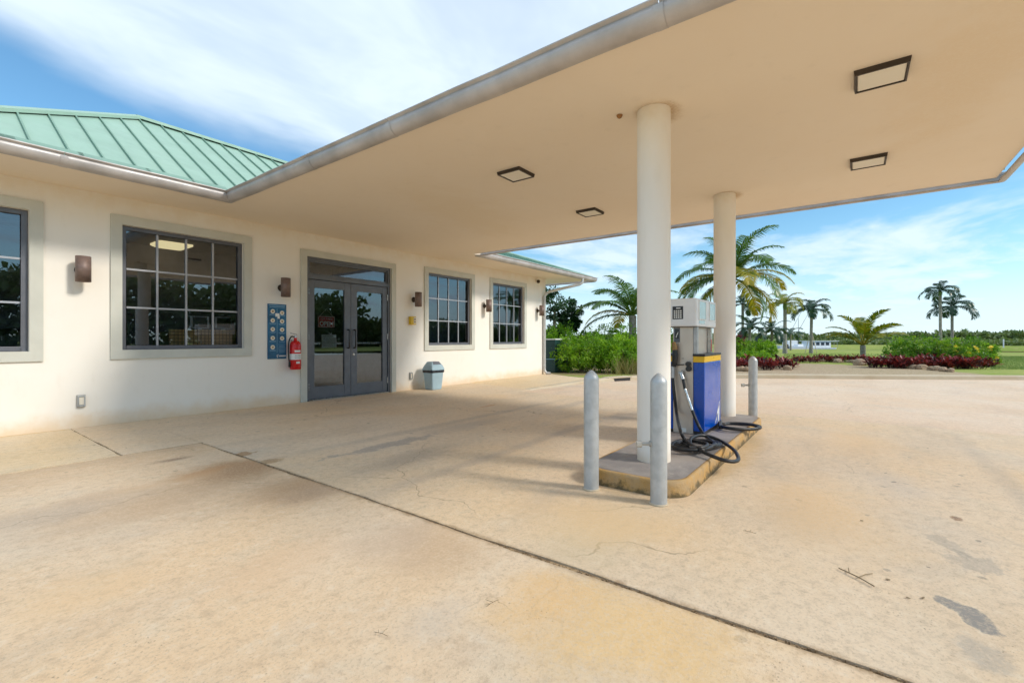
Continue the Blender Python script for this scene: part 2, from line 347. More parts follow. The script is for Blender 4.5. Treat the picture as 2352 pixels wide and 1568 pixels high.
# woven counter front
cm, cnt, cbs = new_mat('woven counter'); tcn = nd(cnt, 'ShaderNodeTexCoord'); bk = nd(cnt, 'ShaderNodeTexBrick'); bk.offset = 0
mp = nd(cnt, 'ShaderNodeMapping'); cnt.links.new(tcn.outputs['Object'], mp.inputs[0]); mp.inputs['Rotation'].default_value = (math.pi/2, 0, 0); cnt.links.new(mp.outputs[0], bk.inputs['Vector'])
bk.inputs['Color1'].default_value = (.80, .48, .17, 1); bk.inputs['Color2'].default_value = (.74, .43, .14, 1); bk.inputs['Mortar'].default_value = (.36, .19, .06, 1)
bk.inputs['Scale'].default_value = 1; bk.inputs['Mortar Size'].default_value = .006; bk.inputs['Brick Width'].default_value = .05; bk.inputs['Row Height'].default_value = .05
cnt.links.new(bk.outputs[0], cbs.inputs['Base Color']); M['weave'] = cm
# ------------------------------------------------------------------ the setting: pavement, kerb, terrain, water
WY = 7.70                                                 # front face of the shop wall
def jitter_poly(pts, step=.09, amp=.006):
    out = []
    for i, p in enumerate(pts):
        q = pts[(i+1) % len(pts)]; a, b = Vector(p[:2]), Vector(q[:2]); L = (b-a).length; n = min(220, max(1, int(L/step)))
        d = (b-a)/max(L, 1e-6); nrm = Vector((d.y, -d.x)); w = 0.
        for k in range(n):
            c = a+(b-a)*(k/n); w = .7*w+random.uniform(-amp, amp)
            if k: c = c+nrm*w
            out.append((c.x, c.y))
    return out
def road_z(x, y):
    r = math.hypot(x, y); return -.09*max(0., min(1., (x-7.9)/5.5))
pav = struct(link('concrete_pavement', None))
m_a, nt, bs, c = concrete('forecourt concrete, old slab', (.74, .575, .405), (.74, .51, .30), (.54, .375, .24), 1., .6)
def gp(px, py): return onz(px, py, 0.)
for (px, py, rx, ry, col, amt, rot) in [(560, 1075, .75, .50, (.42, .25, .13), .85, 0), (700, 1120, .6, .5, (.50, .31, .17), .7, .3), (330, 1160, .9, .45, (.50, .34, .21), .6, .1), (1000, 1250, .5, .5, (.54, .36, .21), .6, .6), (400, 1055, .22, .09, (.32, .21, .14), .75, 0), (470, 1085, .35, .15, (.56, .30, .13), .5, .3), (1450, 1440, .5, .7, (.76, .49, .20), .6, .3), (1250, 1380, .35, .3, (.74, .47, .22), .5, .5), (200, 1350, .4, .3, (.72, .48, .26), .4, .2), (650, 1300, .5, .3, (.66, .45, .28), .4, .3), (330, 1120, .8, .2, (.60, .40, .24), .5, 0),
                                        (120, 1180, .7, .35, (.42, .34, .27), .5, .2), (750, 1120, .5, .3, (.40, .30, .22), .35, .2), (1000, 1420, .30, .16, (.55, .50, .44), .22, .1), (760, 1060, .5, .25, (.44, .31, .20), .45, .2), (900, 1240, .45, .35, (.52, .40, .30), .4, .7)]:
    p = gp(px, py); c = stain(nt, c, p.x, p.y, rx, ry, col, amt, rot, .8, .55, 3.)
c = stain(nt, c, 1.94, 1.5, .05, 6, (.34, .22, .12), .7, 0, .95, .9, 9.); c = stain(nt, c, .6, 5.6, 2.2, .55, (.46, .31, .19), .5, 0, .9, .4, 3.); c = stain(nt, c, 1.2, 5.56, 2., .04, (.40, .28, .16), .5, 0, .9, .5, 9.); fin(nt, bs, c)
m_b, nt, bs, c = concrete('forecourt concrete, pump slab', (.72, .575, .42), (.72, .525, .325), (.50, .395, .29), 2.)
for (px, py, rx, ry, col, amt, rot, edge, wob, nsc) in [
        (2205, 1395, .10, .055, (.27, .25, .225), .85, .9, .25, .75, 16.), (2250, 1432, .085, .05, (.27, .25, .225), .85, .5, .25, .75, 16.), (2260, 1505, .15, .10, (.34, .31, .27), .45, .3, .6, .8, 9.),
        (2195, 1190, .05, .035, (.24, .13, .07), .7, 0, .4, .9, 22.), (2230, 1290, .14, .12, (.36, .32, .27), .45, 0, .4, 1.5, 14.), (1420, 1340, .06, .05, (.30, .19, .11), .5, 0, .7, .6, 20.), (2180, 1250, .2, .06, (.3, .27, .23), .35, .4, .4, 1.4, 15.),
        (900, 1020, .75, .13, (.27, .25, .24), .55, 0, .5, 1.3, 6.), (930, 1055, .95, .30, (.33, .27, .21), .55, .1, .9, .4, 3.), (1120, 932, .30, .05, (.60, .27, .10), .55, 0, .5, 1.2, 7.), (1080, 975, 1.2, .3, (.42, .35, .29), .5, 0, .9, .5, 3.),
        (1440, 955, .9, .25, (.33, .29, .26), .5, 0, .8, .5, 3.), (1330, 925, 1.2, .2, (.35, .31, .28), .4, 0, .8, .5, 3.), (560, 1042, .12, .10, (.33, .19, .08), .75, .2, .4, 1.1, 11.), (620, 1058, .12, .10, (.36, .22, .10), .7, .2, .4, 1.1, 11.),
        (1440, 1140, .25, .12, (.40, .32, .23), .5, 1.5, .6, 1., 9.), (1380, 1220, .8, .45, (.60, .46, .27), .45, 0, .9, .5, 3.), (1850, 1180, .7, .35, (.45, .38, .31), .4, .2, .9, .6, 3.), (2050, 1110, .7, .25, (.48, .43, .38), .35, .2, .9, .6, 3.)]:
    p = gp(px, py); c = stain(nt, c, p.x, p.y, rx, ry, col, amt, rot, edge, wob, nsc)
c = stain(nt, c, 1.94, 1.5, .04, 6, (.34, .22, .12), .6, 0, .95, .9, 9.)
c = stain(nt, c, 4.2, 2.75, 4., .13, (.36, .30, .25), .42, .01, .9, .5, 3.); c = stain(nt, c, 4.6, 4.25, 4.2, .15, (.36, .30, .25), .42, -.01, .9, .5, 3.); c = stain(nt, c, 4.6, -.95, 4., .13, (.40, .34, .28), .35, .01, .9, .5, 3.)
c = stain(nt, c, 3.6, .2, 1.2, .6, (.74, .50, .26), .55, .2, .9, .5, 3.); c = stain(nt, c, 2.6, 1.2, .5, .9, (.73, .50, .27), .55, .2, .9, .5, 3.); c = stain(nt, c, 6.2, 0., 1.2, .5, (.72, .50, .28), .5, .1, .9, .5, 3.)
_r = random.Random(5)
for _k in range(16):
    p = gp(_r.uniform(1980, 2345), _r.choice([_r.uniform(1010, 1120), _r.uniform(1100, 1340)])); c = stain(nt, c, p.x, p.y, _r.uniform(.012, .035), _r.uniform(.010, .022), (.22, .19, .16), _r.uniform(.45, .8), _r.random()*3, .5, .7, 16.)
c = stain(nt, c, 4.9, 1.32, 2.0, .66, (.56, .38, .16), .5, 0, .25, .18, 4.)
fin(nt, bs, c)
m_c, nt, bs, c = concrete('walkway concrete', (.74, .595, .42), (.74, .54, .31), (.53, .41, .27), 3., .3)
c = stain(nt, c, 3., WY+.05, 14., .16, (.60, .40, .15), .75, 0, .9, .25, 5.); fin(nt, bs, c)
m_d, nt, bs, c = concrete('driveway concrete', (.74, .565, .415), (.72, .51, .34), (.57, .41, .30), 4., .5); fin(nt, bs, c)
m_j, nt, bs = new_mat('joint dirt'); setin(nt, bs.inputs['Base Color'], mixrgb(nt, ramp(nt, noise(nt, 30, 4), .3, .7), (.20, .13, .07), (.42, .29, .16))); bs.inputs['Roughness'].default_value = 1
g = .010
def slab(pts, mat, zf=None, thick=.10):
    pj = jitter_poly(pts); z1 = [zf(x, y) for x, y in pj] if zf else 0.
    return MB().prism(pj, -thick-.12, z1).build('slab', mat, pav)
slab([(-16, -16), (1.94-g, -16), (1.94-g, 5.56-g), (-16, 5.56-g)], m_a)
slab([(-16, 5.56+g), (1.28-g, 5.56+g), (1.28-g, WY), (-16, WY)], m_c)
slab([(1.94+g, -16), (7.62-g, -16), (7.66-g, .4), (7.86-g, 5.62), (8.25, 5.66), (8.6, WY), (1.28+g, WY), (1.28+g, 5.56+g), (1.94+g, 5.56+g)], m_b)
KERB = [(8.26, 5.63), (9.3, 5.60), (10.6, 5.52), (11.9, 5.30), (13.0, 4.90), (14.1, 4.15), (15.25, 2.80), (16.3, 1.20), (17.3, -.45), (18.4, -2.15), (19.6, -3.95), (21.5, -6.9), (24, -11), (27, -16)]
road = [(7.62+g, -16)]+[(x, y) for x, y in reversed(KERB)]+[(7.86+g, 5.60), (7.66+g, .4)]
# the driveway falls towards the kerb: a fan of strips keeps it smooth
mb = MB(); inner = [(7.62+g, -16), (7.64+g, -6), (7.66+g, .4), (7.74+g, 2.5), (7.80+g, 4.), (7.86+g, 5.60)]
def along(pl, n):
    L = [0]
    for a, b in zip(pl, pl[1:]): L.append(L[-1]+math.dist(a, b))
    out = []
    for k in range(n+1):
        s = L[-1]*k/n; i = max(j for j in range(len(L)-1) if L[j] <= s+1e-9); t = (s-L[i])/(L[i+1]-L[i])
        out.append((pl[i][0]+(pl[i+1][0]-pl[i][0])*t, pl[i][1]+(pl[i+1][1]-pl[i][1])*t))
    return out
A_, B_ = along(inner, 40), along(list(reversed(KERB)), 40); NS = 14
vs = [(a[0]+(b[0]-a[0])*j/NS, a[1]+(b[1]-a[1])*j/NS, road_z(a[0]+(b[0]-a[0])*j/NS, 0)-.004) for a, b in zip(A_, B_) for j in range(NS+1)]
mb.add(vs, [(i*(NS+1)+j, i*(NS+1)+j+1, (i+1)*(NS+1)+j+1, (i+1)*(NS+1)+j) for i in range(40) for j in range(NS)])
mb.build('slab', m_d, pav)
# raised walkway round the corner of the shop
SW = [(8.27, 5.67), (9.3, 5.64), (10.6, 5.56), (11.9, 5.34), (13.05, 4.95), (14.1, 4.25), (14.6, 5.2), (13.5, 6.5), (12.6, WY), (8.62, WY)]
slab(SW, m_c, lambda x, y: -.004 if x < 8.7 else .012)
mb = MB(); mb.prism([(-15.9, -15.9), (7.60, -15.9), (7.66, .4), (7.88, 5.66), (8.5, 7.6), (-15.9, 7.6)], -.05, -.009); struct(mb.build('joint_bed', m_j))
# kerb, one stone after the other
kb = struct(link('kerb', None)); K2 = along(KERB, 240); i = 14; first = True
inlet_c = Vector((13.15, 4.80))
def kerb_stone(pl):
    prof = [(0, -.14), (.012, .000), (.03, .022), (.06, .032), (.19, .032), (.19, -.16)]
    vs = []; n = len(prof); m = MB()
    for k, p in enumerate(pl):
        a = Vector(pl[max(0, k-1)]); b = Vector(pl[min(len(pl)-1, k+1)]); d = (b-a).normalized(); nr = Vector((-d.y, d.x))
        if nr.dot(Vector(p)) < 0: nr = -nr
        rise = max(0., min(1., (p[0]-8.3)/2.2))
        for u, z in prof: q = Vector(p)+nr*u; vs.append((q.x, q.y, z-.03*(1-rise)))
    m.add(vs, [(k*n+j, k*n+j+1, (k+1)*n+j+1, (k+1)*n+j) for k in range(len(pl)-1) for j in range(n-1)], False)
    m.add(vs[:n], [tuple(range(n))]); m.add(vs[-n:], [tuple(range(n-1, -1, -1))])
    return m
i = 0
while i < 239:
    e = min(239, i+23); kerb_stone([K2[j] for j in range(i, e)]+[tuple(Vector(K2[e])*.998+Vector(K2[e-1])*.002)] if False else [K2[j] for j in range(i, e+1)]).build('kerb_stone', M['kerb'], kb)
    i = e
# storm drain: concrete cap over a black box standing in for the shaded slot
dr = thing('storm_drain', 'storm drain inlet with long dark slot let into the kerb', 'drain', (12.09, 5.245, 0), -.349)
MB().box((-.46, -.025, .008), (.46, .26, .042)).build('cap', M['kerb'], dr, .008)
MB().box((-.39, -.014, -.085), (.39, .05, .007)).build('slot', M['blackplastic'], dr)
# terrain ring beyond the paving, with the canal cut into it
def ringr(az):
    pts = [(-179, 24), (-60, 31), (-40, 29), (-30.6, 31.4), (-24.6, 26.4), (-17.8, 22.6)]
    pts += sorted([(math.degrees(math.atan2(y, x)), math.hypot(x, y)+.19) for x, y in KERB[4:11]])
    pts += [(24.5, 12.9), (29, 13.2), (31.5, 14.2), (34, 17), (60, 20), (120, 20), (179, 24)]
    for (a, r), (b, q) in zip(pts, pts[1:]):
        if a <= az <= b: return r+(q-r)*(az-a)/max(b-a, 1e-6)
    return 24
CAN0, CAN1, WATER = 56., 96., -.85
def terr_z(r, az):
    z = .015+.05*max(0, min(1, (r-15)/14))
    if -45 < az < 40:
        k = max(0, min(1, (r-CAN0)/3.5)) if r < 75 else max(0, min(1, (CAN1-r)/4)); z -= 1.6*k
    return z
AZ = [-180+i*1.5 for i in range(241)]; dists = [0, .4, 1, 2, 3.5, 5.5, 8, 11, 15, 20, 26, 33, 38, 40, 41.5, 43, 46, 60, 74, 76, 78, 80, 84, 100, 130, 200, 400, 900, 2500, 5000]
vs = []
for az in AZ:
    r0 = ringr(max(-179, min(179, az)))
    for d in dists:
        rr = r0+d if d < 30 else max(r0+d, d+16) if d < 40 else d+16
        vs.append((rr*math.cos(math.radians(az)), rr*math.sin(math.radians(az)), terr_z(rr, az)))
nD = len(dists); mb = MB()
mb.add(vs, [(i*nD+j, i*nD+j+1, (i+1)*nD+j+1, (i+1)*nD+j) for i in range(240) for j in range(nD-1)], True)
m_g, nt, bs = new_mat('lawn and soil')
c = mixrgb(nt, ramp(nt, noise(nt, .25, 6, .6), .3, .7), (.23, .31, .06), (.36, .38, .11))
c = mixrgb(nt, ramp(nt, noise(nt, 1.4, 6, .65), .45, .75, 0, .6), c, (.40, .36, .15))
c = mixrgb(nt, ramp(nt, noise(nt, 9, 4, .6), .45, .75, 0, .5), c, (.14, .22, .035))
bedc = mixrgb(nt, ramp(nt, noise(nt, 24, 4, .7), .35, .7), (.34, .245, .155), (.58, .45, .32))
p = at(1870, 15.6); c = stain(nt, c, p.x, p.y, 4.3, 4.9, bedc, 1., math.radians(-58), .06, .18, 2.)
p = at(1600, 16.5); c = stain(nt, c, p.x, p.y, 4.2, 4.2, bedc, 1., math.radians(-58), .06, .18, 2.)
p = at(1560, 16.2); c = stain(nt, c, p.x, p.y, 2.8, 1.5, (.42, .36, .17), .8, math.radians(-50), .3, .5, 2.)
p = at(1330, 15.2); c = stain(nt, c, p.x, p.y, 2.6, 1.6, (.30, .23, .13), .9, math.radians(-53), .2, .4, 2.)
p = at(2480, 40); c = stain(nt, c, p.x, p.y, 14, 6.5, (.44, .27, .19), .85, math.radians(-50), .2, .3, .4)
p = at(1780, 49); c = stain(nt, c, p.x, p.y, 3.6, 5, (.50, .42, .25), .8, 0, .3, .3, .4)
fin(nt, bs, c); bs.inputs['Roughness'].default_value = .95; bs.inputs['Specular IOR Level'].default_value = .1; bump(nt, bs, noise(nt, 40, 4), .6, .03)
struct(mb.build('ground', m_g))
m_w, nt, bs = new_mat('canal water'); setin(nt, bs.inputs['Base Color'], (.05, .09, .10)); bs.inputs['Roughness'].default_value = .06; bump(nt, bs, noise(nt, 1.5, 4, .6, (1, 1, 1)), .25, .05)
w = MB(); pl = []
for az in range(-60, 61, 4): pl.append((math.radians(az)))
w.add([(r*math.cos(a), r*math.sin(a), WATER) for a in pl for r in (54, 102)], [(2*i, 2*i+1, 2*i+3, 2*i+2) for i in range(len(pl)-1)]); struct(w.build('water', m_w))
# ------------------------------------------------------------------ the shop
XL, XR, YB, SZ = -.12, 12.07, 10.85, 2.955              # end walls, back wall, soffit level
EX0, EX1, EY0, EZ, T = -.35, 13.27, 6.70, 3.035, .64    # eaves and roof pitch
CX0, CX1, CY0 = 2.709, 7.588, -1.312                     # canopy
WIN = [(.13, .928), (1.776, 3.269), (7.166, 8.617), (9.462, 10.902)]
WZ0, WZ1 = .954, 2.596
DX0, DX1, DZ1 = 4.307, 6.137, 2.555
shop = thing('petrol_station_shop', 'cream rendered shop with green metal roof and wide canopy over the forecourt', 'building', (0, 0, 0))
holes = [(a, b, WZ0, WZ1) for a, b in WIN]+[(DX0, DX1, -.2, DZ1)]
xs = sorted({XL, XR}|{v for h in holes for v in h[:2]}); zs = sorted({-.2, SZ+.12}|{v for h in holes for v in h[2:]})
mb = MB(); TH = .22
def inhole(x, z): return any(a < x < b and c0 < z < d0 for a, b, c0, d0 in holes)
for x0, x1 in zip(xs, xs[1:]):
    for z0, z1 in zip(zs, zs[1:]):
        if inhole((x0+x1)/2, (z0+z1)/2): continue
        mb.face([(x0, WY, z0), (x1, WY, z0), (x1, WY, z1), (x0, WY, z1)])
        mb.face([(x0, WY+TH, z0), (x0, WY+TH, z1), (x1, WY+TH, z1), (x1, WY+TH, z0)], mi=1)
for a, b, z0, z1 in holes:
    q = [(a, z0), (a, z1), (b, z1), (b, z0)]
    for (xa, za), (xb, zb) in zip(q, q[1:]+q[:1]):
        mb.face([(xa, WY, za), (xb, WY, zb), (xb, WY+TH, zb), (xa, WY+TH, za)])
mb.build('front_wall', [M['wall'], M['inwall']], shop)
for nm, lo, hi in (('end_wall', (XL, WY+.002, -.2), (XL+.2, YB, SZ+.12)), ('end_wall', (XR-.2, WY+.002, -.2), (XR, YB, SZ+.12)), ('back_wall', (XL+.2, YB-.2, -.2), (XR-.2, YB-.001, SZ+.12))):
    MB().box(lo, hi).build(nm, [M['wall']], shop)
MB().box((XL+.2, WY+TH, -.1), (XR-.2, YB-.2, .004)).build('shop_floor', M['floor'], shop)
MB().box((XL+.2, WY+TH, 2.86), (XR-.2, YB-.2, 2.90)).build('shop_ceiling', M['inceil'], shop)
MB().box((XL+.21, YB-.235, .005), (XR-.21, YB-.203, 2.855)).build('inner_lining', M['inwall'], shop)
MB().box((6.6, WY+TH+.01, .005), (6.7, YB-.24, 2.855)).build('partition_wall', M['inwall'], shop)
_nt = M['soffit'].node_tree; _b = _nt.nodes['Principled BSDF']; _c = _b.inputs['Base Color'].links[0].from_socket
for x, y, r in ((3.70, 1.315, .27), (6.415, 1.35, .26)): _c = stain(_nt, _c, x+.05, y-.03, r, r*.8, (.50, .34, .18), .75, 0, .6, .35, 6.)
_c = stain(_nt, _c, 5.2, 4.6, 2.0, .8, (.80, .66, .47), .5, .3, .8, .7, 3.); _c = stain(_nt, _c, 4.6, -.6, 2.2, .5, (.80, .64, .45), .5, .1, .8, .7, 3.)
fin(_nt, _b, _c)
# soffit: eaves and canopy in one level, with a shallow board behind it
mb = MB()
for x0, y0, x1, y1 in ((EX0, EY0, CX0, WY-.002), (CX0, CY0, CX1, WY-.002), (CX1, EY0, EX1, WY-.002), (XR+.002, WY-.002, EX1, YB+.4), (EX0, WY-.002, XL-.002, YB+.4), (EX0, YB+.002, EX1, YB+.78)):
    mb.box((x0+.0015, y0+.0015, SZ), (x1-.0015, y1-.0015, SZ+.05))
mb.build('soffit', M['soffit'], shop)
# joints in the soffit boards where they meet the wall and over the walkway
m = MB()
m.box((XL, WY-.012, SZ-.006), (XR, WY-.001, SZ-.0005)); m.build('soffit_bead', M['soffit'], shop)
# columns
for x, y in ((3.70, 1.315), (6.415, 1.35)):
    c = MB().lathe([(.131, .09), (.131, SZ-.001)], 40).build('column', M['column'], shop); c.location = (x, y, 0)
# gutters: swept profile, one run per side
GP = [(.014, .0), (.020, -.016), (.040, -.024), (.075, -.012), (.103, .014), (.118, .050), (.120, .078), (.110, .085), (.110, .093), (.134, .098), (.138, .108), (.130, .114), (.104, .112), (.104, .085), (.110, .052), (.095, .020), (.070, -.004), (.040, -.015), (.022, -.006)]
GP = [(u, z-.030) for u, z in GP]
def gutter(p0, p1, out, m0=0, m1=0, name='gutter', prof=GP, mat='gutter', nseg=None):
    p0, p1 = Vector(p0), Vector(p1); d = (p1-p0); L = d.length; d = d/L; o = Vector(out); m = MB(); n = len(prof); nseg = nseg or max(1, int(L/.35))
    ph = random.uniform(0, 9)
    vs = []
    for k in range(nseg+1):
        for u, z in prof:
            s = L*k/nseg
            if k == 0: s = -m0*u
            if k == nseg: s = L+m1*u
            q = p0+d*s+o*u; w = 0 if k in (0, nseg) else math.sin(s*5.1+ph)*.0018
            vs.append((q.x+o.x*w, q.y+o.y*w, SZ+z+w))
    m.add(vs, [(k*n+j, k*n+(j+1) % n, (k+1)*n+(j+1) % n, (k+1)*n+j) for k in range(nseg) for j in range(n)], True)
    m.add(vs[:n], [tuple(range(n-1, -1, -1))]); m.add(vs[-n:], [tuple(range(n))])
    return m.build(name, M[mat], shop)
runs = [((EX0, EY0), (1.05, EY0), (0, -1), 1, 0), ((1.055, EY0), (CX0, EY0), (0, -1), 0, -1),
        ((CX0, EY0), (CX0, 4.62), (-1, 0), -1, 0), ((CX0, 4.612), (CX0, 3.30), (-1, 0), 0, 0), ((CX0, 3.292), (CX0, .9), (-1, 0), 0, 0), ((CX0, .892), (CX0, CY0), (-1, 0), 0, 1),
        ((CX0, CY0), (5.2, CY0), (0, -1), 1, 0), ((5.208, CY0), (CX1, CY0), (0, -1), 0, 1),
        ((CX1, CY0), (CX1, 2.7), (1, 0), 1, 0), ((CX1, 2.708), (CX1, EY0), (1, 0), 0, -1),
        ((CX1, EY0), (10.6, EY0), (0, -1), -1, 0), ((10.608, EY0), (EX1, EY0), (0, -1), 0, 1), ((EX1, EY0), (EX1, 11.7), (1, 0), 1, 0), ((EX0, EY0), (EX0, 11.7), (-1, 0), 1, 0)]
for r in runs: gutter(*r)
for (x, y, ax) in ((1.052, EY0, 0), (CX0, 4.616, 1), (CX0, 3.296, 1), (CX0, .896, 1), (5.204, CY0, 0), (CX1, 2.704, 2), (10.604, EY0, 0)):   # lapped joints
    o = {0: (0, -1), 1: (-1, 0), 2: (1, 0)}[ax]; d = Vector((abs(o[1]), abs(o[0])))*.030
    pr = [(u*1.02+.001, z-.0035) for u, z in GP[:7]]; pr = pr+[(u, z+.003) for u, z in reversed(pr)]
    p = Vector((x, y)); gutter(p-d, p+d, o, 0, 0, 'gutter_joint', pr, 'gutter', 1)
# fascia behind the gutters
mb = MB()
for a, b in (((EX0, EY0), (CX0, EY0)), ((CX0, EY0), (CX0, CY0)), ((CX0, CY0), (CX1, CY0)), ((CX1, CY0), (CX1, EY0)), ((CX1, EY0), (EX1, EY0))):
    mb.face([(a[0], a[1], SZ+.001), (b[0], b[1], SZ+.001), (b[0], b[1], EZ+.02), (a[0], a[1], EZ+.02)])
mb.build('fascia', M['soffit'], shop)
# roof: each standing-seam panel its own piece
roof = link('roof', None, shop)
def clip(poly, ax, v, keep_less):
    out = []
    for i, p in enumerate(poly):
        q = poly[(i+1) % len(poly)]; a = (p[ax] <= v) if keep_less else (p[ax] >= v); b = (q[ax] <= v) if keep_less else (q[ax] >= v)
        if a: out.append(p)
        if a != b:
            t = (v-p[ax])/(q[ax]-p[ax]); out.append((p[0]+(q[0]-p[0])*t, p[1]+(q[1]-p[1])*t))
    return out
def roof_face(poly, ax, zf, start, step=.2935):
    lo = min(p[ax] for p in poly); hi = max(p[ax] for p in poly); k = math.floor((lo-start)/step)
    while start+k*step < hi:
        a, b = max(lo, start+k*step), min(hi, start+(k+1)*step); k += 1
        q = clip(clip(poly, ax, b, True), ax, a, False)
        q = [p for i, p in enumerate(q) if math.dist(p, q[i-1]) > 1e-4]
        if len(q) < 3 or b-a < .02: continue
        m = MB(); z = [zf(*p) for p in q]; m.prism(q, [v-.02 for v in z], z)
        # rib along the panel's first edge
        ed = [p for p in q if abs(p[ax]-a) < 1e-4]
        if len(ed) >= 2 and a > lo+1e-4:
            e0, e1 = ed[0], ed[-1]
            oa = 1-ax
            if abs(e0[oa]-e1[oa]) > .05:
                def s(p, d): v = [p[0], p[1]]; v[ax] += d; return v
                P = [s(e0, -.008), s(e1, -.008), s(e1, .008), s(e0, .008)]
                zz_ = [zf(*e0), zf(*e1), zf(*e1), zf(*e0)]
                b_ = [Vector((p[0], p[1], zq-.003)) for p, zq in zip(P, zz_)]; t_ = [v+Vector((0, 0, .034)) for v in b_]
                m.add(b_+t_, [(0, 1, 5, 4), (1, 2, 6, 5), (2, 3, 7, 6), (3, 0, 4, 7), (4, 5, 6, 7)], mi=1)
        m.build('roof_panel', [M['roofgreen'], M['roofseam']], roof)
RC = (CX0+CX1)/2; RZ = EZ+T*(RC-CX0); RY = EY0+(RC-CX0); RXL = 2.28; RXR = EX1-(RY-EY0); VB = EY0+(RC-CX0)
f_main = lambda x, y: EZ+T*(y-EY0)
roof_face([(EX0, EY0), (CX0, EY0), (RC, RY), (RXL, RY)], 0, f_main, .835)
TR = .37; VX = CX1-TR*(RY-EY0)/T; RZ2 = EZ+TR*(RY-EY0)
roof_face([(CX1, EY0), (EX1, EY0), (RXR, RY), (VX, RY)], 0, lambda x, y: EZ+TR*(y-EY0), .835)
f_cl = lambda x, y: EZ+T*(x-CX0); f_cr = lambda x, y: EZ+T*(CX1-x); hipd = RC-CX0
roof_face([(CX0, CY0), (RC, CY0+hipd), (RC, RY), (CX0, EY0)], 1, f_cl, -1.2)
roof_face([(CX1, CY0), (CX1, EY0), (RC, RY), (RC, CY0+hipd)], 1, f_cr, -1.2)
roof_face([(CX0, CY0), (CX1, CY0), (RC, CY0+hipd)], 0, lambda x, y: EZ+T*(y-CY0), .835)
YBE = 2*RY-EY0
roof_face([(EX0, YBE), (RXL, RY), (RC, RY), (RC, YBE)], 0, lambda x, y: EZ+T*(YBE-y), .835)
roof_face([(RC, YBE), (RC, RY), (RXR, RY), (EX1, YBE)], 0, lambda x, y: EZ+TR*(YBE-y), .835)
mb = MB(); mb.face([(RC, RY, RZ2), (RC, RY, RZ), (VX, RY, RZ2)]); mb.face([(RC+.001, RY, RZ2), (RC+.001, YBE, EZ), (RC+.001, RY, RZ)]); mb.build('gable', M['roofseam'], roof)
roof_face([(EX0, EY0), (RXL, RY), (EX0, YBE)], 1, lambda x, y: EZ+(RZ-EZ)*(x-EX0)/(RXL-EX0), 6.9)
roof_face([(EX1, EY0), (EX1, YBE), (RXR, RY)], 1, lambda x, y: EZ+TR*(EX1-x), 6.9)
def cap(name, a, b, r=.055):
    a, b = Vector(a), Vector(b); d = (b-a).normalized(); s = d.cross(Vector((0, 0, 1))).normalized(); m = MB(); up = Vector((0, 0, .035))
    P = [-s*r*1.5-Vector((0, 0, .035)), -s*r*1.5+up*.25, -s*.02+up, s*.02+up, s*r*1.5+up*.25, s*r*1.5-Vector((0, 0, .035))]
    m.add([a+p for p in P]+[b+p for p in P], [(i, i+1, 7+i, 6+i) for i in range(5)]); m.add([a+p for p in P], [tuple(range(6))]); m.add([b+p for p in P], [tuple(range(5, -1, -1))]); m.build(name, M['roofgreen'], roof)
up = .02
cap('ridge_cap', (RXL, RY, RZ+up), (RC, RY, RZ+up)); cap('ridge_cap', (VX, RY, RZ2+up), (RXR, RY, RZ2+up)); cap('hip_cap', (EX0, EY0, EZ+up), (RXL, RY, RZ+up)); cap('hip_cap', (EX1, EY0, EZ+up), (RXR, RY, RZ2+up))
cap('ridge_cap', (RC, CY0+hipd, RZ+up), (RC, RY-.05, RZ+up)); cap('hip_cap', (CX0, CY0, EZ+up), (RC, CY0+hipd, RZ+up)); cap('hip_cap', (CX1, CY0, EZ+up), (RC, CY0+hipd, RZ+up))
# short eaves flashings, lapped unevenly
for x0, x1 in [(-.2, .72), (.60, 1.23), (1.19, 1.82), (1.79, 2.28), (2.25, 2.66)]+[(7.9+.6*k, 8.46+.6*k) for k in range(9)]:
    m = MB(); y0, y1 = EY0+.005, EY0+.10+random.uniform(-.01, .01)
    ff = f_main if x0 < 5 else (lambda x, y: EZ+TR*(y-EY0))
    for d in (0,): m.prism([(x0, y0), (x1, y0), (x1, y1), (x0, y1)], [ff(0, y0)+.036, ff(0, y0)+.036, ff(0, y1)+.036, ff(0, y1)+.036], [ff(0, y0)+.042, ff(0, y0)+.042, ff(0, y1)+.042, ff(0, y1)+.042])
    m.build('eaves_flashing', M['roofseam'], roof)
MB().prism([(EX0, EY0-.004), (CX0+.1, EY0-.004), (CX0+.1, EY0+.02), (EX0, EY0+.02)], EZ-.03, EZ+.035).build('drip_edge', M['roofseam'], roof)
MB().prism([(CX1-.1, EY0-.004), (EX1, EY0-.004), (EX1, EY0+.02), (CX1-.1, EY0+.02)], EZ-.03, EZ+.035).build('drip_edge', M['roofseam'], roof)
# windows
def frame_ring(m, x0, x1, z0, z1, w, y0, y1, open_bottom=False):
    m.box((x0, y0, z0), (x0+w, y1, z1)); m.box((x1-w, y0, z0), (x1, y1, z1)); m.box((x0+w, y0, z1-w), (x1-w, y1, z1))
    if not open_bottom: m.box((x0+w, y0, z0), (x1-w, y1, z0+w))
    return m
def flat_ring(x0, x1, z0, z1, w, y0, y1, open_bottom=False):      # one plastered band, no joints at the corners
    m = MB(); zb = z0 if open_bottom else z0+w
    o = [(x0, z0), (x0, z1), (x1, z1), (x1, z0)]; i = [(x0+w, zb), (x0+w, z1-w), (x1-w, z1-w), (x1-w, zb)]
    for k in range(3 if open_bottom else 4):
        a, b, c_, d = o[k], o[(k+1) % 4], i[(k+1) % 4], i[k]
        m.face([(q[0], y0, q[1]) for q in (a, d, c_, b)]); m.face([(a[0], y0, a[1]), (b[0], y0, b[1]), (b[0], y1, b[1]), (a[0], y1, a[1])]); m.face([(d[0], y0, d[1]), (d[0], y1, d[1]), (c_[0], y1, c_[1]), (c_[0], y0, c_[1])])
    return m
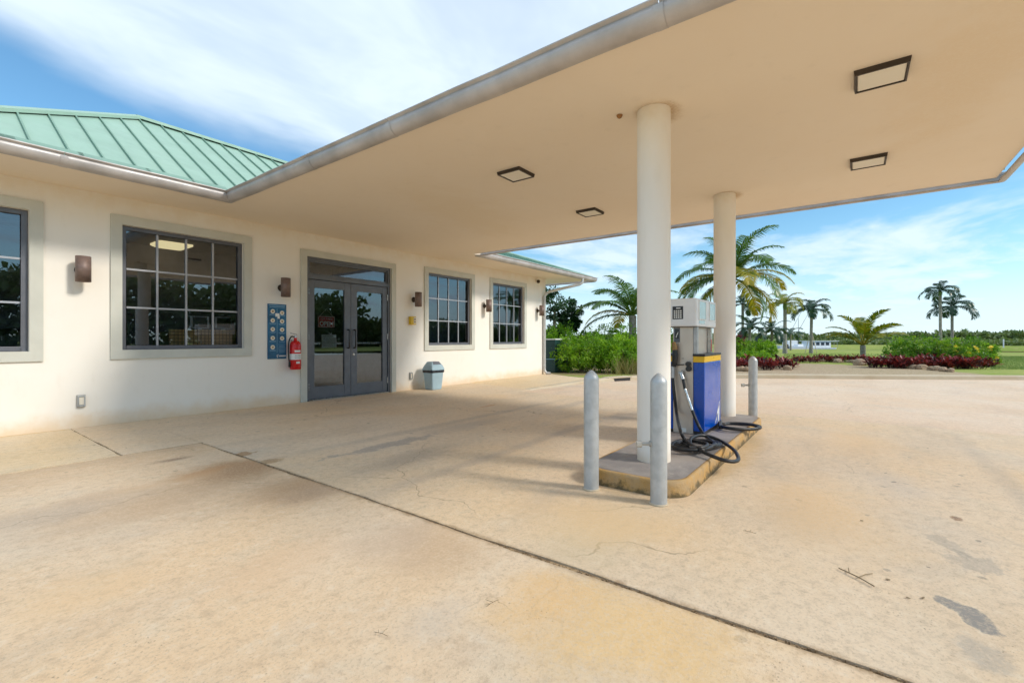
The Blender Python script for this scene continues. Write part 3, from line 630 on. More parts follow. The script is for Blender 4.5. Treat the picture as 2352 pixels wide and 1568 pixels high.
def window(x0, x1, cols, rows, tr=.118):
    w = link('window', None, shop); z0, z1 = WZ0, WZ1
    flat_ring(x0-tr, x1+tr, z0-tr, z1+tr, tr-.001, WY-.028, WY-.001).build('trim', M['trim'], w)
    frame_ring(MB(), x0+.001, x1-.001, z0+.001, z1-.001, .055, WY+.045, WY+.125).build('frame', M['frame'], w, .004)
    gx0, gx1, gz0, gz1 = x0+.056, x1-.056, z0+.056, z1-.056; mw = .024; dx = (gx1-gx0)/cols; dz = (gz1-gz0)/rows
    for i in range(1, cols): MB().box((gx0+i*dx-mw/2, WY+.066, gz0), (gx0+i*dx+mw/2, WY+.10, gz1)).build('muntin', M['muntin'], w)
    for j in range(1, rows): MB().box((gx0, WY+.070, gz0+j*dz-mw/2), (gx1, WY+.096, gz0+j*dz+mw/2)).build('muntin', M['muntin'], w)
    for i in range(cols):
        for j in range(rows):
            m = MB(); e = random.uniform(-.0010, .0010); f = random.uniform(-.0008, .0008)      # panes never sit quite true
            xa, xb, za, zb = gx0+i*dx+.006, gx0+(i+1)*dx-.006, gz0+j*dz+.006, gz0+(j+1)*dz-.006; yy = WY+.083
            m.face([(xa, yy-e-f, za), (xb, yy+e-f, za), (xb, yy+e+f, zb), (xa, yy-e+f, zb)]); m.build('pane', M['glass'], w)
for k, (a, b) in enumerate(WIN): window(a, b, 2 if k == 0 else 4, 3)
# door
flat_ring(DX0-.112, DX1+.112, -.02, DZ1+.105, .111, WY-.028, WY-.001, True).build('door_trim', M['trim'], shop)
df = link('door_frame', None, shop)
frame_ring(MB(), DX0+.001, DX1-.001, .0, DZ1-.001, .055, WY+.02, WY+.14, True).build('jamb', M['doormetal'], df, .003)
MB().box((DX0+.056, WY+.02, 2.165), (DX1-.056, WY+.14, 2.235)).build('transom_bar', M['doormetal'], df, .003)
frame_ring(MB(), DX0+.056, DX1-.056, 2.236, DZ1-.056, .035, WY+.05, WY+.11).build('transom_frame', M['doormetal'], df)
m = MB(); m.face([(DX0+.095, WY+.08, 2.27), (DX1-.095, WY+.08, 2.27), (DX1-.095, WY+.08, DZ1-.09), (DX0+.095, WY+.08, DZ1-.09)]); m.build('transom_pane', M['glass'], df)
MB().box((DX0+.056, WY+.0, .001), (DX1-.056, WY+.16, .014)).build('threshold', M['chrome'], df)
mid = (DX0+DX1)/2
for s, (a, b) in ((1, (DX0+.060, mid-.003)), (-1, (mid+.003, DX1-.060))):
    d = link('door', None, shop); sL, sR = (.115, .135) if s > 0 else (.135, .115); y0, y1 = WY+.045, WY+.095
    m = MB(); m.box((a, y0, .02), (a+sL, y1, 2.158)); m.box((b-sR, y0, .02), (b, y1, 2.158)); m.box((a+sL, y0+.002, .02), (b-sR, y1-.002, .24)); m.box((a+sL, y0+.002, 2.02), (b-sR, y1-.002, 2.158)); m.build('leaf_frame', M['doormetal'], d, .003)
    m = MB(); m.face([(a+sL, WY+.07, .24), (b-sR, WY+.07, .24), (b-sR, WY+.07, 2.02), (a+sL, WY+.07, 2.02)]); m.build('pane', M['glass'], d)
    hx = b-.065 if s > 0 else a+.065
    MB().tube([(hx, y0, .93), (hx, y0-.05, .93), (hx, y0-.055, .95), (hx, y0-.055, 1.25), (hx, y0-.05, 1.27), (hx, y0, 1.27)], .014, 10).build('pull_handle', M['blackplastic'], d)
    ex = a-.004 if s > 0 else b+.004
    for z in (.25, 1.15, 1.95): MB().lathe([(.011, z-.06), (.011, z+.06)], 10, (ex, WY+.035, 0)).build('hinge', M['chrome'], d)
    if s < 0: o = MB().lathe([(.024, 0), (.024, .012), (.016, .016)], 16).build('lock', M['chrome'], d); o.location = (a+.055, y0, .80); o.rotation_euler = (math.pi/2, 0, 0)
    MB().box((a+sL+.002, WY+.10, 1.00), (b-sR-.002, WY+.13, 1.035)).build('push_bar', M['chrome'], d)
# downspout at the far corner: from the gutter back to the wall, then down
dx_ = 11.93
m = MB(); pts = [(12.50, EY0-.06, SZ+.02), (12.50, EY0-.06, SZ-.10), (12.49, EY0-.045, SZ-.15), (12.44, EY0+.01, SZ-.20), (12.03, WY-.20, SZ-.40), (11.96, WY-.10, SZ-.46), (dx_, WY-.055, SZ-.56), (dx_, WY-.055, .22), (dx_, WY-.06, .12), (dx_+.02, WY-.12, .05), (dx_+.06, WY-.24, .04)]
m.tube(pts, .042, 12, False).build('downspout', M['downpipe'], shop)
for z in (2.15, .4): MB().lathe([(.047, -.02), (.047, .02)], 14, (dx_, WY-.055, z)).build('downspout_bracket', M['downpipe'], shop)
# ------------------------------------------------------------------ things fixed to the shop
def cr(pts, n=8):                                         # smooth curve through points
    P = [Vector(p) for p in pts]; P = [P[0]*2-P[1]]+P+[P[-1]*2-P[-2]]; out = []
    for i in range(1, len(P)-2):
        a, b, c_, d = P[i-1], P[i], P[i+1], P[i+2]
        for k in range(n):
            t = k/n; out.append(.5*((2*b)+(c_-a)*t+(2*a-5*b+4*c_-d)*t*t+(3*b-3*c_+d-a)*t**3))
    return out+[P[-2]]
sl = ['brown cylinder wall lamp between the two big gridded windows', 'brown cylinder wall lamp above the blue notice board', 'brown cylinder wall lamp above the yellow call box', 'brown cylinder wall lamp between the two narrow-looking windows past the bin', 'brown cylinder wall lamp beside the downspout']
for (x, lab) in zip((1.372, 3.862, 6.745, 9.13, 11.62), sl):
    t = thing('wall_lamp', lab, 'wall lamp', (x, WY, 1.95), 0, 'wall lamps along the shop front')
    o = MB().lathe([(.058, 0), (.058, .012), (.03, .03), (.024, .10)], 20).build('mount', M['bronze'], t); o.rotation_euler = (math.pi/2, 0, 0)
    m = MB(); m.lathe([(.060, -.145), (.074, -.155), (.074, .155), (.060, .152), (.058, .10)], 24); o = m.build('shade', M['sconce'], t); o.location = (0, -.155, 0)
    o = MB().lathe([(.0, -.135), (.059, -.135), (.059, -.130)], 20).build('lens', M['lens'], t); o.location = (0, -.155, 0)
for (x, y, lab) in ((4.16, 3.045, 'square soffit light nearest the shop door, canopy underside'), (6.05, 3.09, 'square soffit light on the shop side, towards the palms'), (4.125, -.148, 'square soffit light at the outer edge, close to the first column'), (6.05, -.113, 'square soffit light at the outer edge, farther along the canopy')):
    t = thing('ceiling_light', lab, 'ceiling light', (x, y, SZ), 0, 'square lights under the canopy')
    m = MB(); s = .153; d = .036
    for a in range(4):
        R = Matrix.Rotation(a*math.pi/2, 3, 'Z'); v = [(-s, -s, 0), (s, -s, 0), (s-.006, -s+.006, -d), (-s+.006, -s+.006, -d), (-s+.017, -s+.017, -d), (s-.017, -s+.017, -d), (s-.019, -s+.019, -.012), (-s+.019, -s+.019, -.012)]
        m.add([R @ Vector(q) for q in v], [(0, 3, 2, 1), (3, 4, 5, 2), (4, 7, 6, 5)])
    m.build('housing', M['bronze'], t)
    q = s-.020; MB().prism([(-q, -q), (q, -q), (q, q), (-q, q)], -.030, -.013).build('lens', M['lens'], t, .006)
# notice board
x0, x1, z0, z1 = 3.636, 3.945, .768, 1.677; t = thing('notice_board', 'tall blue notice board with two columns of round pictures', 'notice board', ((x0+x1)/2, WY, z0)); W = x1-x0; Hh = z1-z0
MB().box((-W/2, -.012, 0), (W/2, -.001, Hh)).build('board', M['poster'], t, .002)
for k, (cx, cz) in enumerate([(-.072, .785), (.082, .765), (-.072, .635), (.082, .625), (-.072, .49), (.082, .485), (-.072, .345), (.082, .34), (-.072, .195)]):
    p = link('picture', None, t); p.location = (cx, -.012, cz)
    o = MB().lathe([(.036, 0), (.036, .0022)], 20).build('disc', M['cream'], p); o.rotation_euler = (math.pi/2, 0, 0)
    m = MB(); n = 9; m.face([(.017*math.cos(6.283*i/n)*random.uniform(.5, 1.2), -.0034, .017*math.sin(6.283*i/n)*random.uniform(.5, 1.2)) for i in range(n)]); m.build('drawing', M['brown'], p)
m = MB()
def line(x, z, w, h=.006): m.box((x-w/2, -.0145, z), (x+w/2, -.0125, z+h))
line(-.06, .88, .15, .012); line(.06, .875, .14, .012); line(0, .852, .25, .009)
for cz in (.735, .585, .44, .295, .145):
    line(-.072, cz, random.uniform(.09, .12)); line(-.072, cz-.014, random.uniform(.06, .11))
    if cz > .2: line(.082, cz-.01, random.uniform(.09, .12)); line(.082, cz-.024, random.uniform(.06, .1))
for k in range(7): line(.08, .235-.022*k, random.uniform(.08, .13))
m.box((-.004, -.0145, .1), (.001, -.0125, .83)); m.build('print', M['posterline'], t)
m = MB(); m.box((-.03, -.0165, .70), (.035, -.0127, .755)); m.box((.006, -.0175, .668), (.04, -.0129, .712)); m.build('sticker', M['white'], t)
m = MB(); m.face([(-.012, -.0140, .062), (-.004, -.0140, .062), (.006, -.0140, .022), (.001, -.0140, .022)]); m.face([(.002, -.0140, .070), (.026, -.0140, .074), (.014, -.0140, .058), (.012, -.0140, .024), (.007, -.0140, .024), (.008, -.0140, .056)])
for k in range(5): m.box((.036+k*.022, -.0150, .036), (.053+k*.022, -.0130, .058))
m.build('logo', M['white'], t)
# fire extinguisher
p = ony(678.5, 847, WY-.11); t = thing('fire_extinguisher', 'red fire extinguisher hanging beside the shop door', 'fire extinguisher', (p.x, WY-.11, .585))
m = MB(); m.lathe([(.080, 0), (.088, .012), (.088, .40), (.080, .445), (.055, .475), (.026, .49), (.024, .535)], 28).build('cylinder', M['red'], t)
MB().lathe([(.0890, .165), (.0890, .265)], 28).build('label_band', M['white'], t)
m = MB()
for a0, a1, zz0, zz1 in ((-2.2, -1.0, .29, .325), (-1.9, -1.2, .10, .135)):
    n = 6; m.add([(.0893*math.cos(a0+(a1-a0)*i/n), .0893*math.sin(a0+(a1-a0)*i/n), z) for i in range(n+1) for z in (zz0, zz1)], [(2*i, 2*i+2, 2*i+3, 2*i+1) for i in range(n)])
m.build('label', M['white'], t)
m = MB()
for k in range(5):
    for j in range(2):
        a0 = -2.1+k*.24; m.add([(.0900*math.cos(a), .0900*math.sin(a), z) for a in (a0, a0+.12) for z in (.19+.035*j, .205+.035*j)], [(0, 2, 3, 1)])
m.build('lettering', M['ink'], t)
MB().lathe([(.020, .535), (.022, .56), (.014, .575)], 14).build('valve', M['chrome'], t)
m = MB(); m.box((-.085, -.011, -.0035), (.03, .011, .0035), Matrix.Translation((0, 0, .592)) @ Matrix.Rotation(.22, 4, 'Y')); m.box((-.08, -.011, .555), (.03, .011, .562)); m.build('lever', M['blackplastic'], t)
MB().tube(cr([(-.02, 0, .55), (-.075, -.01, .55), (-.118, -.01, .47), (-.126, -.01, .33), (-.118, -.01, .19), (-.108, -.01, .12)]), .011, 10).build('hose', M['black'], t)
MB().lathe([(.012, .04), (.017, .05), (.015, .13)], 12, (-.107, -.01, 0)).build('nozzle', M['blackplastic'], t)
MB().box((-.03, .075, .30), (.03, .109, .5)).build('bracket', M['chrome'], t)
# signs hung behind the door glass
t = thing('open_sign', 'red and white open sign hung inside the door glass', 'sign', (4.735, WY+.082, 1.31)); 
MB().box((-.165, -.004, 0), (.165, .004, .205)).build('plate', M['signred'], t)
m = MB(); frame_ring(m, -.160, .160, .006, .199, .009, -.0062, -.0045).build('border', M['white'], t)
wall_text('lettering', 'OPEN', .115, M['white'], (0, -.0058, .03), t, .92, bold=.0045); wall_text('lettering', "COME IN WE'RE", .036, M['white'], (0, -.0058, .143), t, .9)
MB().tube([(-.13, 0, .205), (0, 0, .34), (.13, 0, .205)], .003, 6).build('cord', M['white'], t)
t = thing('paper_notice', 'pale printed paper notice taped inside the door glass', 'notice', (4.79, WY+.078, .935)); t.rotation_euler = (0, -.02, 0)
MB().box((-.15, -.002, 0), (.15, .002, .245)).build('sheet', M['paper'], t)
m = MB()
for k in range(8):
    x = -.12
    while x < .1:
        w = random.uniform(.02, .06); m.box((x, -.0035, .215-.026*k), (min(x+w, .12), -.0022, .222-.026*k)); x += w+.012
m.build('print', M['ink'], t)
# yellow call box, sockets, camera
t = thing('call_box', 'small yellow call box on the wall beside the door', 'call box', (6.675, WY, 1.405))
MB().box((-.072, -.085, 0), (.072, -.001, .178)).build('case', M['callbox'], t, .008)
m = MB().box((.0, -.089, .02), (.062, -.0855, .158)); m.build('face_plate', M['cream'], t)
for z in (.06, .115): o = MB().lathe([(.018, 0), (.018, .006)], 14).build('button', M['brown'], t); o.location = (.03, -.0895, z); o.rotation_euler = (math.pi/2, 0, 0)
for (x, z, lab) in ((1.377, .255, 'weatherproof wall socket low on the wall below a brown lamp'), (6.655, .225, 'weatherproof wall socket low on the wall behind the bin')):
    t = thing('wall_socket', lab, 'socket', (x, WY, z), 0, 'outdoor sockets along the shop front')
    MB().prism([(-.042, -.022), (.042, -.022), (.042, -.001), (-.042, -.001)], 0, .155).build('box', M['outlet'], t, .006)
    frame_ring(MB(), -.036, .036, .012, .143, .011, -.045, -.0225).build('cover', M['galv'], t, .003); MB().box((-.024, -.034, .03), (.024, -.0228, .125)).build('socket', M['lens'], t)
t = thing('security_camera', 'small round security camera high on the wall by the eaves', 'camera', (11.54, WY, 2.83)); 
o = MB().lathe([(.05, 0), (.05, .03), (.03, .05)], 18).build('mount', M['lens'], t); o.rotation_euler = (math.pi/2, 0, 0)
o = MB().lathe([(0, -.055), (.03, -.046), (.05, -.02), (.052, .01), (.04, .04), (0, .055)], 18).build('dome', M['bronze'], t); o.location = (0, -.085, -.01)
# waste bin
t = thing('waste_bin', 'blue grey plastic waste bin with hooded lid and black liner', 'bin', (7.02, 7.37, .0)); b = MB()
def rr(w, d, r=.03, n=3):
    out = []
    for cx, cy, a0 in ((w-r, d-r, 0), (-w+r, d-r, 90), (-w+r, -d+r, 180), (w-r, -d+r, 270)):
        for k in range(n+1): a = math.radians(a0+90*k/n); out.append((cx+r*math.cos(a), cy+r*math.sin(a)))
    return out
def loft(m, rings, smooth=False, cap0=True, cap1=True, mi=0):
    n = len(rings[0][0]); vs = [(x+dx, y+dy, z) for pts, z, dx, dy in rings for x, y in pts]
    m.add(vs, [(i*n+k, i*n+(k+1) % n, (i+1)*n+(k+1) % n, (i+1)*n+k) for i in range(len(rings)-1) for k in range(n)], smooth, mi)
    if cap0: m.add(vs[:n], [tuple(range(n-1, -1, -1))], mi=mi)
    if cap1: m.add(vs[-n:], [tuple(range(n))], mi=mi)
    return m
loft(MB(), [(rr(.135, .115), .004, 0, 0), (rr(.145, .122), .03, 0, 0), (rr(.176, .146), .385, 0, 0)]).build('body', M['binbody'], t)
loft(MB(), [(rr(.178, .148), .368, 0, 0), (rr(.187, .157), .375, 0, 0), (rr(.190, .160), .40, 0, 0), (rr(.186, .156), .43, 0, 0), (rr(.18, .15), .432, 0, 0)]).build('liner', M['bag'], t)
loft(MB(), [(rr(.192, .162), .425, 0, 0), (rr(.192, .162), .45, 0, 0), (rr(.165, .135), .52, 0, 0), (rr(.112, .085, .02), .60, 0, .01), (rr(.105, .078, .02), .604, 0, .01)]).build('hood', M['binbody'], t)
m = MB(); m.face([(-.088, -.075, .6065), (.088, -.075, .6065), (.088, .075, .6065), (-.088, .075, .6065)]); m.face([(-.118, -.118, .5452), (.118, -.118, .5452), (.09, -.0762, .6055), (-.09, -.0762, .6055)]); m.build('flap', M['frame'], t)
# ------------------------------------------------------------------ inside the shop
t = thing('ceiling_lamp', 'lit cream ceiling lamp seen through the big gridded window', 'lamp', (3.08, 10.2, 2.86)); loft(MB(), [(rr(.20, .20, .05), -.07, 0, 0), (rr(.27, .27, .05), -.03, 0, 0), (rr(.27, .27, .05), -.001, 0, 0)]).build('diffuser', M['lamp'], t)
t = thing('shop_counter', 'woven tan counter seen through the big gridded window', 'counter', (2.85, 8.02, .005))
MB().box((-.46, 0, 0), (.48, .03, 1.235)).build('front_panel', M['weave'], t); MB().box((-.44, .031, 0), (.46, .45, 1.20)).build('cabinet', M['wood'], t)
for x, lab in ((.02, 'dark till screen standing on the counter, wider side'), (.36, 'dark till screen standing at the end of the counter')):
    s = thing('till_screen', lab, 'screen', (2.85+x, 8.27, 1.206), 0, 'till screens on the counter'); MB().box((-.13, 0, .06), (.13, .025, .25)).build('case', M['white'], s, .004); MB().box((-.10, -.004, .075), (.10, -.0005, .235)).build('screen', M['blackplastic'], s); MB().box((-.03, .005, 0), (.03, .02, .06)).build('stand', M['white'], s)
for (x, y, lab) in ((1.0, 10.3, 'dark shelf unit at the back of the shop, beyond the counter'), (8.4, 10.2, 'dark shelf unit inside the shop behind the smaller window')):
    s = thing('shelf_unit', lab, 'shelf', (x, y, .005), 0, 'shelf units inside the shop')
    for k in range(5): MB().box((-.8, -.18, .1+.38*k), (.8, .18, .12+.38*k)).build('shelf', M['inwall'], s)
    for q in (-.82, .80): MB().box((q, -.18, 0), (q+.02, .18, 1.75)).build('side_panel', M['frame'], s)
    MB().box((-.8, .181, 0), (.8, .2, 1.75)).build('back_panel', M['frame'], s)
# ------------------------------------------------------------------ pump island
def z5(x, y): return ((1850+x/2.85)*.784, (830+y/2.85)*.784)
IX0, IX1, IY0, IY1, IZ = 3.17, 6.62, .93, 1.715, .115
isl = thing('pump_island', 'long concrete pump island with worn yellow painted kerb', 'island', ((IX0+IX1)/2, (IY0+IY1)/2, 0)); hw, hd = (IX1-IX0)/2, (IY1-IY0)/2
mk, nt, bs = new_mat('worn yellow kerb paint')
c = mixrgb(nt, ramp(nt, noise(nt, 5, 7, .65), .35, .65), (.52, .30, .09), (.46, .32, .17)); c = mixrgb(nt, ramp(nt, noise(nt, 14, 6, .7), .55, .75, 0, .85), c, (.30, .22, .13))
tcn = nd(nt, 'ShaderNodeTexCoord'); sx = nd(nt, 'ShaderNodeSeparateXYZ'); nt.links.new(tcn.outputs['Object'], sx.inputs[0])
c = mixrgb(nt, ramp(nt, mth(nt, 'ADD', sx.outputs[2], mth(nt, 'MULTIPLY', mth(nt, 'SUBTRACT', noise(nt, 11, 6, .7), .5), .22)), .055, .005, 0, .85), c, (.085, .07, .035))
fin(nt, bs, c); bs.inputs['Roughness'].default_value = .85; bump(nt, bs, noise(nt, 30, 6, .7), .6, .02)
mt, nt, bs = new_mat('island top concrete'); c = mixrgb(nt, ramp(nt, noise(nt, 2.2, 7, .65), .3, .7), (.20, .18, .175), (.33, .295, .27)); c = mixrgb(nt, ramp(nt, noise(nt, 9, 6, .7), .55, .8, 0, .7), c, (.46, .41, .35)); c = mixrgb(nt, ramp(nt, noise(nt, 3., 5, .6, (1, 1, 1), 0, 'Object', (4, 4, 4)), .56, .72, 0, .6), c, (.11, .10, .10)); fin(nt, bs, c); bs.inputs['Roughness'].default_value = .75; bump(nt, bs, noise(nt, 90, 4), .3, .006)
def isring(k, z): return (rr(hw-k, hd-k, .20-k*.5, 8), z, 0, 0)
loft(MB(), [isring(-.006, -.02), isring(0, .03), isring(.002, .085), isring(.006, .106), isring(.016, IZ-.002), isring(.034, IZ), isring(.036, IZ-.02)], True, False, False).build('kerb_edge', mk, isl)
loft(MB(), [isring(.035, .05), isring(.035, IZ+.001)], False, False, True).build('top', mt, isl)
# bollards
bl = ['galvanised steel bollard at the camera-side end of the island, shop side', 'galvanised steel bollard with side bolt at the open corner of the island', 'galvanised steel bollard beyond the far column, driveway side', 'galvanised steel bollard beyond the far column, shop side']
bl[0] = 'galvanised steel bollard on the shop side of the first canopy column'
for k, ((x, y), bolt) in enumerate(zip(((3.052, 1.549), (3.05, 1.05), (6.76, 1.075), (6.76, 1.58)), (0, 1, 1, 0))):
    t = thing('bollard', bl[k], 'bollard', (x, y, 0), .0, 'steel bollards round the pump island')
    MB().lathe([(.0545, -.02), (.0545, .80), (.0535, .815), (.047, .832), (.030, .852), (.010, .869), (0, .872)], 32).build('post', M['galv'], t)
    MB().lathe([(.057, -.004), (.066, .003), (.055, .010)], 28).build('grout', M['kerb'], t)
    if bolt:
        z = .40 if k == 1 else .49; d = Vector((-.60, .80, 0)); o = MB()
        o.tube([d*.05+Vector((0, 0, z)), d*.135+Vector((0, 0, z))], .011, 10); o.tube([d*.115+Vector((0, 0, z)), d*.150+Vector((0, 0, z))], .023, 6, smooth=False); o.tube([d*.05+Vector((0, 0, z)), d*.062+Vector((0, 0, z))], .02, 6, smooth=False); o.build('bolt', M['outlet'], t)
# ------------------------------------------------------------------ fuel pump
PB = .151; KP = (H-IZ)/(H-.15)                              # measured with the island top at .15 m, carried out to its true height
def PW(v): return Vector((v[0]*KP, v[1]*KP, H+(v[2]-H)*KP))
PO = PW((5.08, 1.39, PB)); t = pump = thing('fuel_pump', 'fuel pump with white display head, steel sides and blue lower cabinet', 'fuel pump', PO)
def L(v): return PW(v)-PO
def bx(nm, lo, hi, mat, bev=.004, par=None): return MB().box(L(lo), L(hi)).build(nm, M[mat], par or pump, bev)
bx('steel_body', (4.755, 1.292, PB), (5.42, 1.488, 1.222), 'steel', .003)
bx('steel_post', (4.758, 1.250, .93), (4.80, 1.291, 1.222), 'galv'); bx('steel_post', (5.30, 1.250, .93), (5.36, 1.291, 1.222), 'chrome')
hd_ = bx('display_head', (4.685, 1.240, 1.224), (5.47, 1.545, 1.502), 'pumpwhite', .012)
bx('bottom_seam', (4.70, 1.25, 1.218), (5.45, 1.54, 1.2245), 'blackplastic', 0)
for a, b in ((4.775, 5.02), (5.18, 5.41)):
    s = bx('display_window', (a, 1.2365, 1.30), (b, 1.2395, 1.478), 'screen', 0, hd_)
    s.parent = hd_; b0, b1 = L((a-.010, 1.234, 1.29)), L((b+.010, 1.2392, 1.488)); frame_ring(MB(), b0.x, b1.x, b0.z, b1.z, .012, b0.y, b1.y).build('bezel', M['white'], hd_)
bx('price_strip', (4.78, 1.2372, 1.252), (4.99, 1.2392, 1.283), 'screen', 0, hd_)
kp = bx('keypad', (4.6815, 1.368, 1.297), (4.6845, 1.472, 1.425), 'blackplastic', 0); m = MB()
for r in range(4):
    for cc in range(4): m.box(L((4.679, 1.383+cc*.0205, 1.308+r*.021)), L((4.6813, 1.397+cc*.0205, 1.322+r*.021)))
m.box(L((4.6795, 1.393, 1.402)), L((4.6813, 1.435, 1.412))); m.build('key', M['white'], kp)
for y0, y1, s in ((1.183, 1.290, 0), (1.490, 1.597, 1)):
    cb = bx('cabinet', (4.752, y0, PB+.03), (5.43, y1, .866), 'blue', .008); bx('stripe', (4.751, y0-.001, .867), (5.431, y1+.001, .926), 'yellow', .003, cb); bx('lid', (4.745, y0-.006, .9265), (5.437, y1+.004, .95), 'blackplastic', .004, cb); bx('plinth', (4.756, y0+.004, PB), (5.426, y1-.004, PB+.0295), 'blackplastic', 0, cb)
    if s == 0:
        m = MB(); f = lambda x, z: L((x, 1.1822, z))
        m.face([f(5.205, .245), (f(5.365, .385)), f(5.225, .27), f(5.215, .262)]); m.face([f(5.225, .262), f(5.365, .385), f(5.285, .185), f(5.28, .185), f(5.315, .31)]); m.face([f(5.315, .25), f(5.372, .395), f(5.335, .19), f(5.33, .19)]); m.face([f(5.20, .252), f(5.245, .265), f(5.262, .19), f(5.256, .19), f(5.235, .243)]); m.face([f(5.17, .205), f(5.19, .205), f(5.375, .424), f(5.368, .424)]); m.face([f(5.34, .20), f(5.357, .20), f(5.380, .424), f(5.372, .424)]); m.build('emblem', M['white'], cb)
bx('side_plate', (4.7515, 1.42, 1.067), (4.7545, 1.478, 1.213), 'frame', 0); bx('pictogram_plate', (4.749, 1.430, 1.10), (4.7514, 1.468, 1.195), 'blackplastic', 0)
m = MB(); m.add([L(v) for v in ((4.7485, 1.436, 1.175), (4.7485, 1.452, 1.140), (4.7485, 1.461, 1.115), (4.7485, 1.453, 1.112), (4.7485, 1.446, 1.138), (4.7485, 1.437, 1.155))], [(0, 1, 2, 3, 4, 5)]); m.build('pictogram', M['white'], pump)
bx('sticker', (4.753, 1.358, .162), (4.7545, 1.405, .202), 'white', 0); bx('inspection_sticker', (5.29, 1.2485, .965), (5.315, 1.2495, 1.095), 'red', 0)
# nozzle in its boot and the empty boot
nz = link('nozzle', None, pump); N = lambda px, py, X: L(onx(*z5(px, py), X))
MB().tube([N(352, 492, 4.715), N(362, 530, 4.71), N(360, 560, 4.71)], [.020, .030, .026], 12).build('grip_body', M['brass'], nz)
MB().tube(cr([N(362, 555, 4.71), N(366, 600, 4.71), N(362, 650, 4.71), N(352, 690, 4.715)]), .029, 12).build('handle', M['blackplastic'], nz)
MB().tube(cr([N(352, 560, 4.69), N(345, 620, 4.675), N(352, 672, 4.69), N(385, 678, 4.70)]), .008, 8).build('trigger_guard', M['blackplastic'], nz)
MB().tube([N(345, 690, 4.71), N(345, 730, 4.71), N(345, 790, 4.70)], [.018, .020, .018], 12).build('swivel', M['galv'], nz)
MB().tube([N(385, 680, 4.745), N(440, 678, 4.745)], .005, 6).build('latch', M['blackplastic'], pump)
m = MB()
for (px, py, r) in ((478, 672, .026), (482, 712, .028)):
    q = N(px, py, 4.75); m.tube([q, q-Vector((.035, 0, 0))], r, 18)
m.build('nozzle_boot', M['blackplastic'], pump)
MB().lathe([(.010, 0), (.010, .004)], 12).build('screw', M['bronze'], pump).location = N(428, 628, 4.752)
sw = link('hose_coupling', None, pump)
q = N(422, 745, 4.75); MB().tube([q, q-Vector((.05, 0, 0))], .024, 14).build('elbow', M['galv'], sw)
MB().tube([q-Vector((.04, 0, 0)), N(430, 800, 4.70)], .019, 12).build('collar', M['chrome'], sw)
MB().tube([N(430, 800, 4.70), N(446, 880, 4.695)], .014, 12).build('sleeve', M['black'], sw)
pa, pb_ = N(446, 880, 4.695), N(506, 1058, 4.68); MB().tube([pa+(pb_-pa)*k/8 for k in range(9)], [.015, .017, .0145, .0145, .017, .017, .0145, .017, .016], 12).build('breakaway', M['chrome'], sw)
def G(px, py, z): return L(onz(*z5(px, py), z))
HR = .0155; z0 = .15+HR+.001
coil = []
for k in range(3):
    for a in range(0, 360, 20):
        aa = math.radians(a+150); f = 1-.12*k; coil.append(G(545+(200*f)*math.cos(aa)+6*math.sin(3*aa+k), 1348-(40*f)*math.sin(aa)-4*k, z0+.010*k+.004*math.sin(2*aa+k)))
h1 = [N(345, 788, 4.70), N(350, 860, 4.69), N(362, 960, 4.685), N(378, 1090, 4.66)]+[G(*v) for v in ((405, 1215, .32), (445, 1300, .245), (525, 1368, .205), (640, 1425, z0+.02), (750, 1468, z0+.01), (840, 1486, z0-.004), (888, 1474, z0-.012), (888, 1440, z0-.006), (850, 1385, z0+.004), (760, 1322, z0+.01), (660, 1280, z0+.03), (575, 1267, z0+.045), (510, 1285, z0+.05), (488, 1318, z0+.05), (510, 1355, z0+.045))]
MB().tube(cr(h1+[G(590, 1385, z0+.036)]+coil, 6), HR, 10).build('hose', M['black'], pump)
h2 = [N(506, 1056, 4.68), N(535, 1130, 4.675), N(575, 1215, 4.665)]+[G(*v) for v in ((612, 1268, z0+.03), (650, 1300, z0+.02), (690, 1335, z0+.02), (650, 1372, z0+.02), (560, 1388, z0+.03), (440, 1385, z0+.03), (355, 1365, z0+.03), (345, 1335, z0+.03), (420, 1310, z0+.03), (540, 1318, z0+.045), (630, 1340, z0+.042), (600, 1368, z0+.042), (480, 1368, z0+.045))]
MB().tube(cr(h2, 6), HR, 10).build('hose', M['black'], pump)
h3 = [G(742, 1195, z0+.03), G(745, 1150, z0+.03)]
for k in range(2):
    for a in range(0, 360, 24):
        aa = math.radians(150-a); h3.append(G(905+(172-14*k)*math.cos(aa), 1193-(26-5*k)*math.sin(aa)+8*math.cos(aa), z0+.006+.02*k+.006*math.sin(aa*2)))
MB().tube(cr(h3, 5), HR, 10).build('hose', M['black'], pump)
MB().tube([G(735, 1192, z0+.01), G(765, 1192, z0+.01)], .030, 12).build('hose_end', M['blackplastic'], pump)
